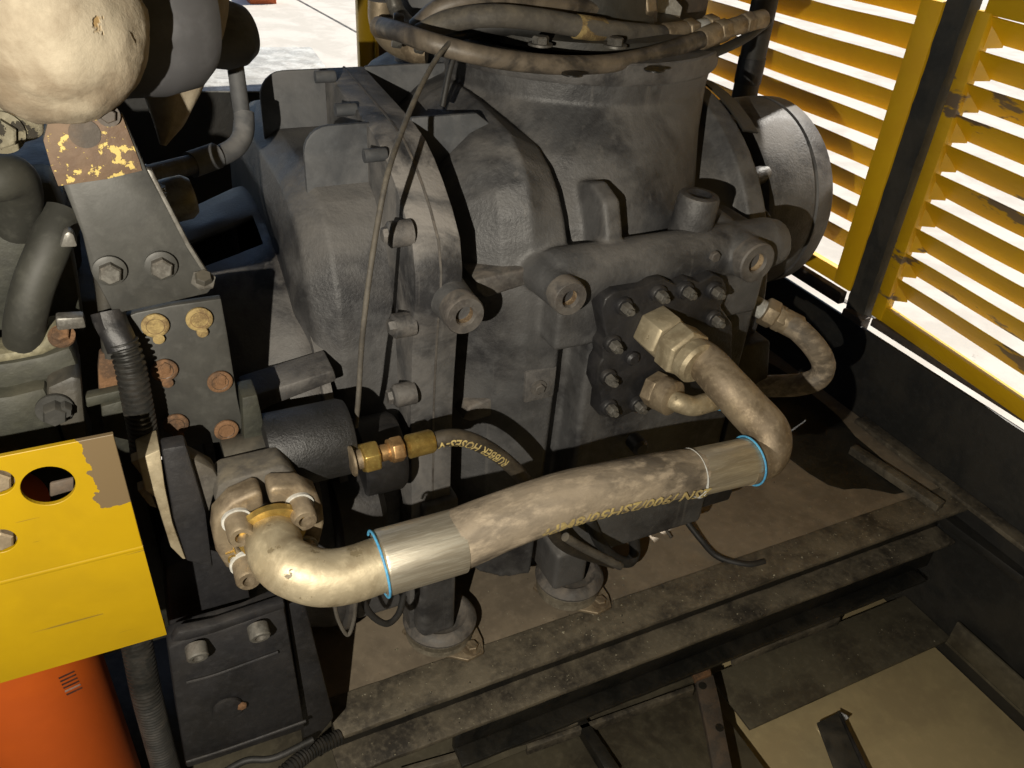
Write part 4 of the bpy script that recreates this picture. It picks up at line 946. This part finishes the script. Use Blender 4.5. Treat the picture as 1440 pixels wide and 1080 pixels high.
# turbo inlet housing: dark shell and cream cone below
tc = W(215, 10, 'y', .72)
lathe('dark_housing', [(.03, -.03), (.060, -.025), (.066, .0), (.068, .03), (.064, .058), (.054, .070), (.03, .074)], W(148, 14, 'y', .76), (1, .25, .0), 'heat', ex, seg=56)
tube('cream_scroll', [W(226, -30, 'y', .86), W(236, 40, 'y', .86), W(240, 100, 'y', .85), W(237, 160, 'y', .84), W(229, 204, 'y', .83)], (.062, .003), 'cream', ex, seg=40, n=10, wob=.12)
br = thing('breather_pipe', 'black breather knob with pipe and moulded hose elbow behind the exhaust', 'pipe', W(335, 120, 'y', .9))
kp = W(318, 50, 'y', .90)
lathe('knob', [(.012, -.03), (.026, -.024), (.031, -.008), (.031, .010), (.025, .022), (.012, .028)], kp, (1, .4, .1), 'blue_grey', br, seg=40)
tube('pipe', [W(330, 85, 'y', .90), W(336, 130, 'y', .90), W(341, 165, 'y', .90)], .0085, 'blue_grey', br)
tube('hose_elbow', [W(343, 158, 'y', .90), W(343, 185, 'y', .89), W(333, 205, 'y', .875), W(312, 218, 'y', .86), W(296, 222, 'y', .85)], .0105, 'blue_grey', br, seg=20)
tube('hose_cuff', [W(304, 219, 'y', .855), W(268, 232, 'y', .84)], .013, 'blue_grey', br, seg=20, smooth=False)
tube('feed_pipe', [W(275, 230, 'y', .84), W(235, 240, 'y', .82), W(205, 248, 'y', .80)], .0095, 'cast', br)
sw = thing('speed_sensor', 'grey threaded sensor cylinder behind the bracket edge', 'sensor', W(240, 285, 'y', .75))
lathe('sensor_body', [(.006, -.02), (.018, -.018), (.020, .0), (.020, .014), (.016, .02)], W(240, 282, 'y', .76), (1, .1, .1), 'zinc', sw, seg=28)
tube('spring', [W(222, 262, 'y', .72), W(225, 285, 'y', .72), W(226, 305, 'y', .72)], .006, 'zinc', sw, seg=14, ribs=.003)

# loose dirt, flakes and weld spatter on the deck and rails
V = []; F = []
for k in range(620):
    q = rnd.random()
    if q < .45: x, y, z = rnd.uniform(.14, 1.33), rnd.uniform(.642, .700), .0062
    elif q < .65: x, y, z = rnd.uniform(.14, 1.30), rnd.uniform(.647, .68), -.0953
    elif q < .9: x, y, z = rnd.uniform(.14, 1.32), .70+abs(rnd.gauss(0, .07)), .0002
    else: x, y, z = rnd.uniform(.85, 1.33), rnd.uniform(.57, .66), -.2998
    rr = rnd.uniform(.0006, .0015)*(1.8 if rnd.random() < .08 else 1); b = len(V)
    for dx, dy, dz in ((1, 0, 0), (0, 1, 0), (-1, 0, 0), (0, -1, 0), (0, 0, .9)):
        V.append((x+dx*rr*rnd.uniform(.5, 1.5), y+dy*rr*rnd.uniform(.5, 1.5), z+dz*rr*rnd.uniform(.4, 1.2)))
    F += [(b, b+1, b+4), (b+1, b+2, b+4), (b+2, b+3, b+4), (b+3, b, b+4)]
gr = mk('dirt_grains', V, F, 'mott', None, smooth=False); gr['kind'] = 'stuff'
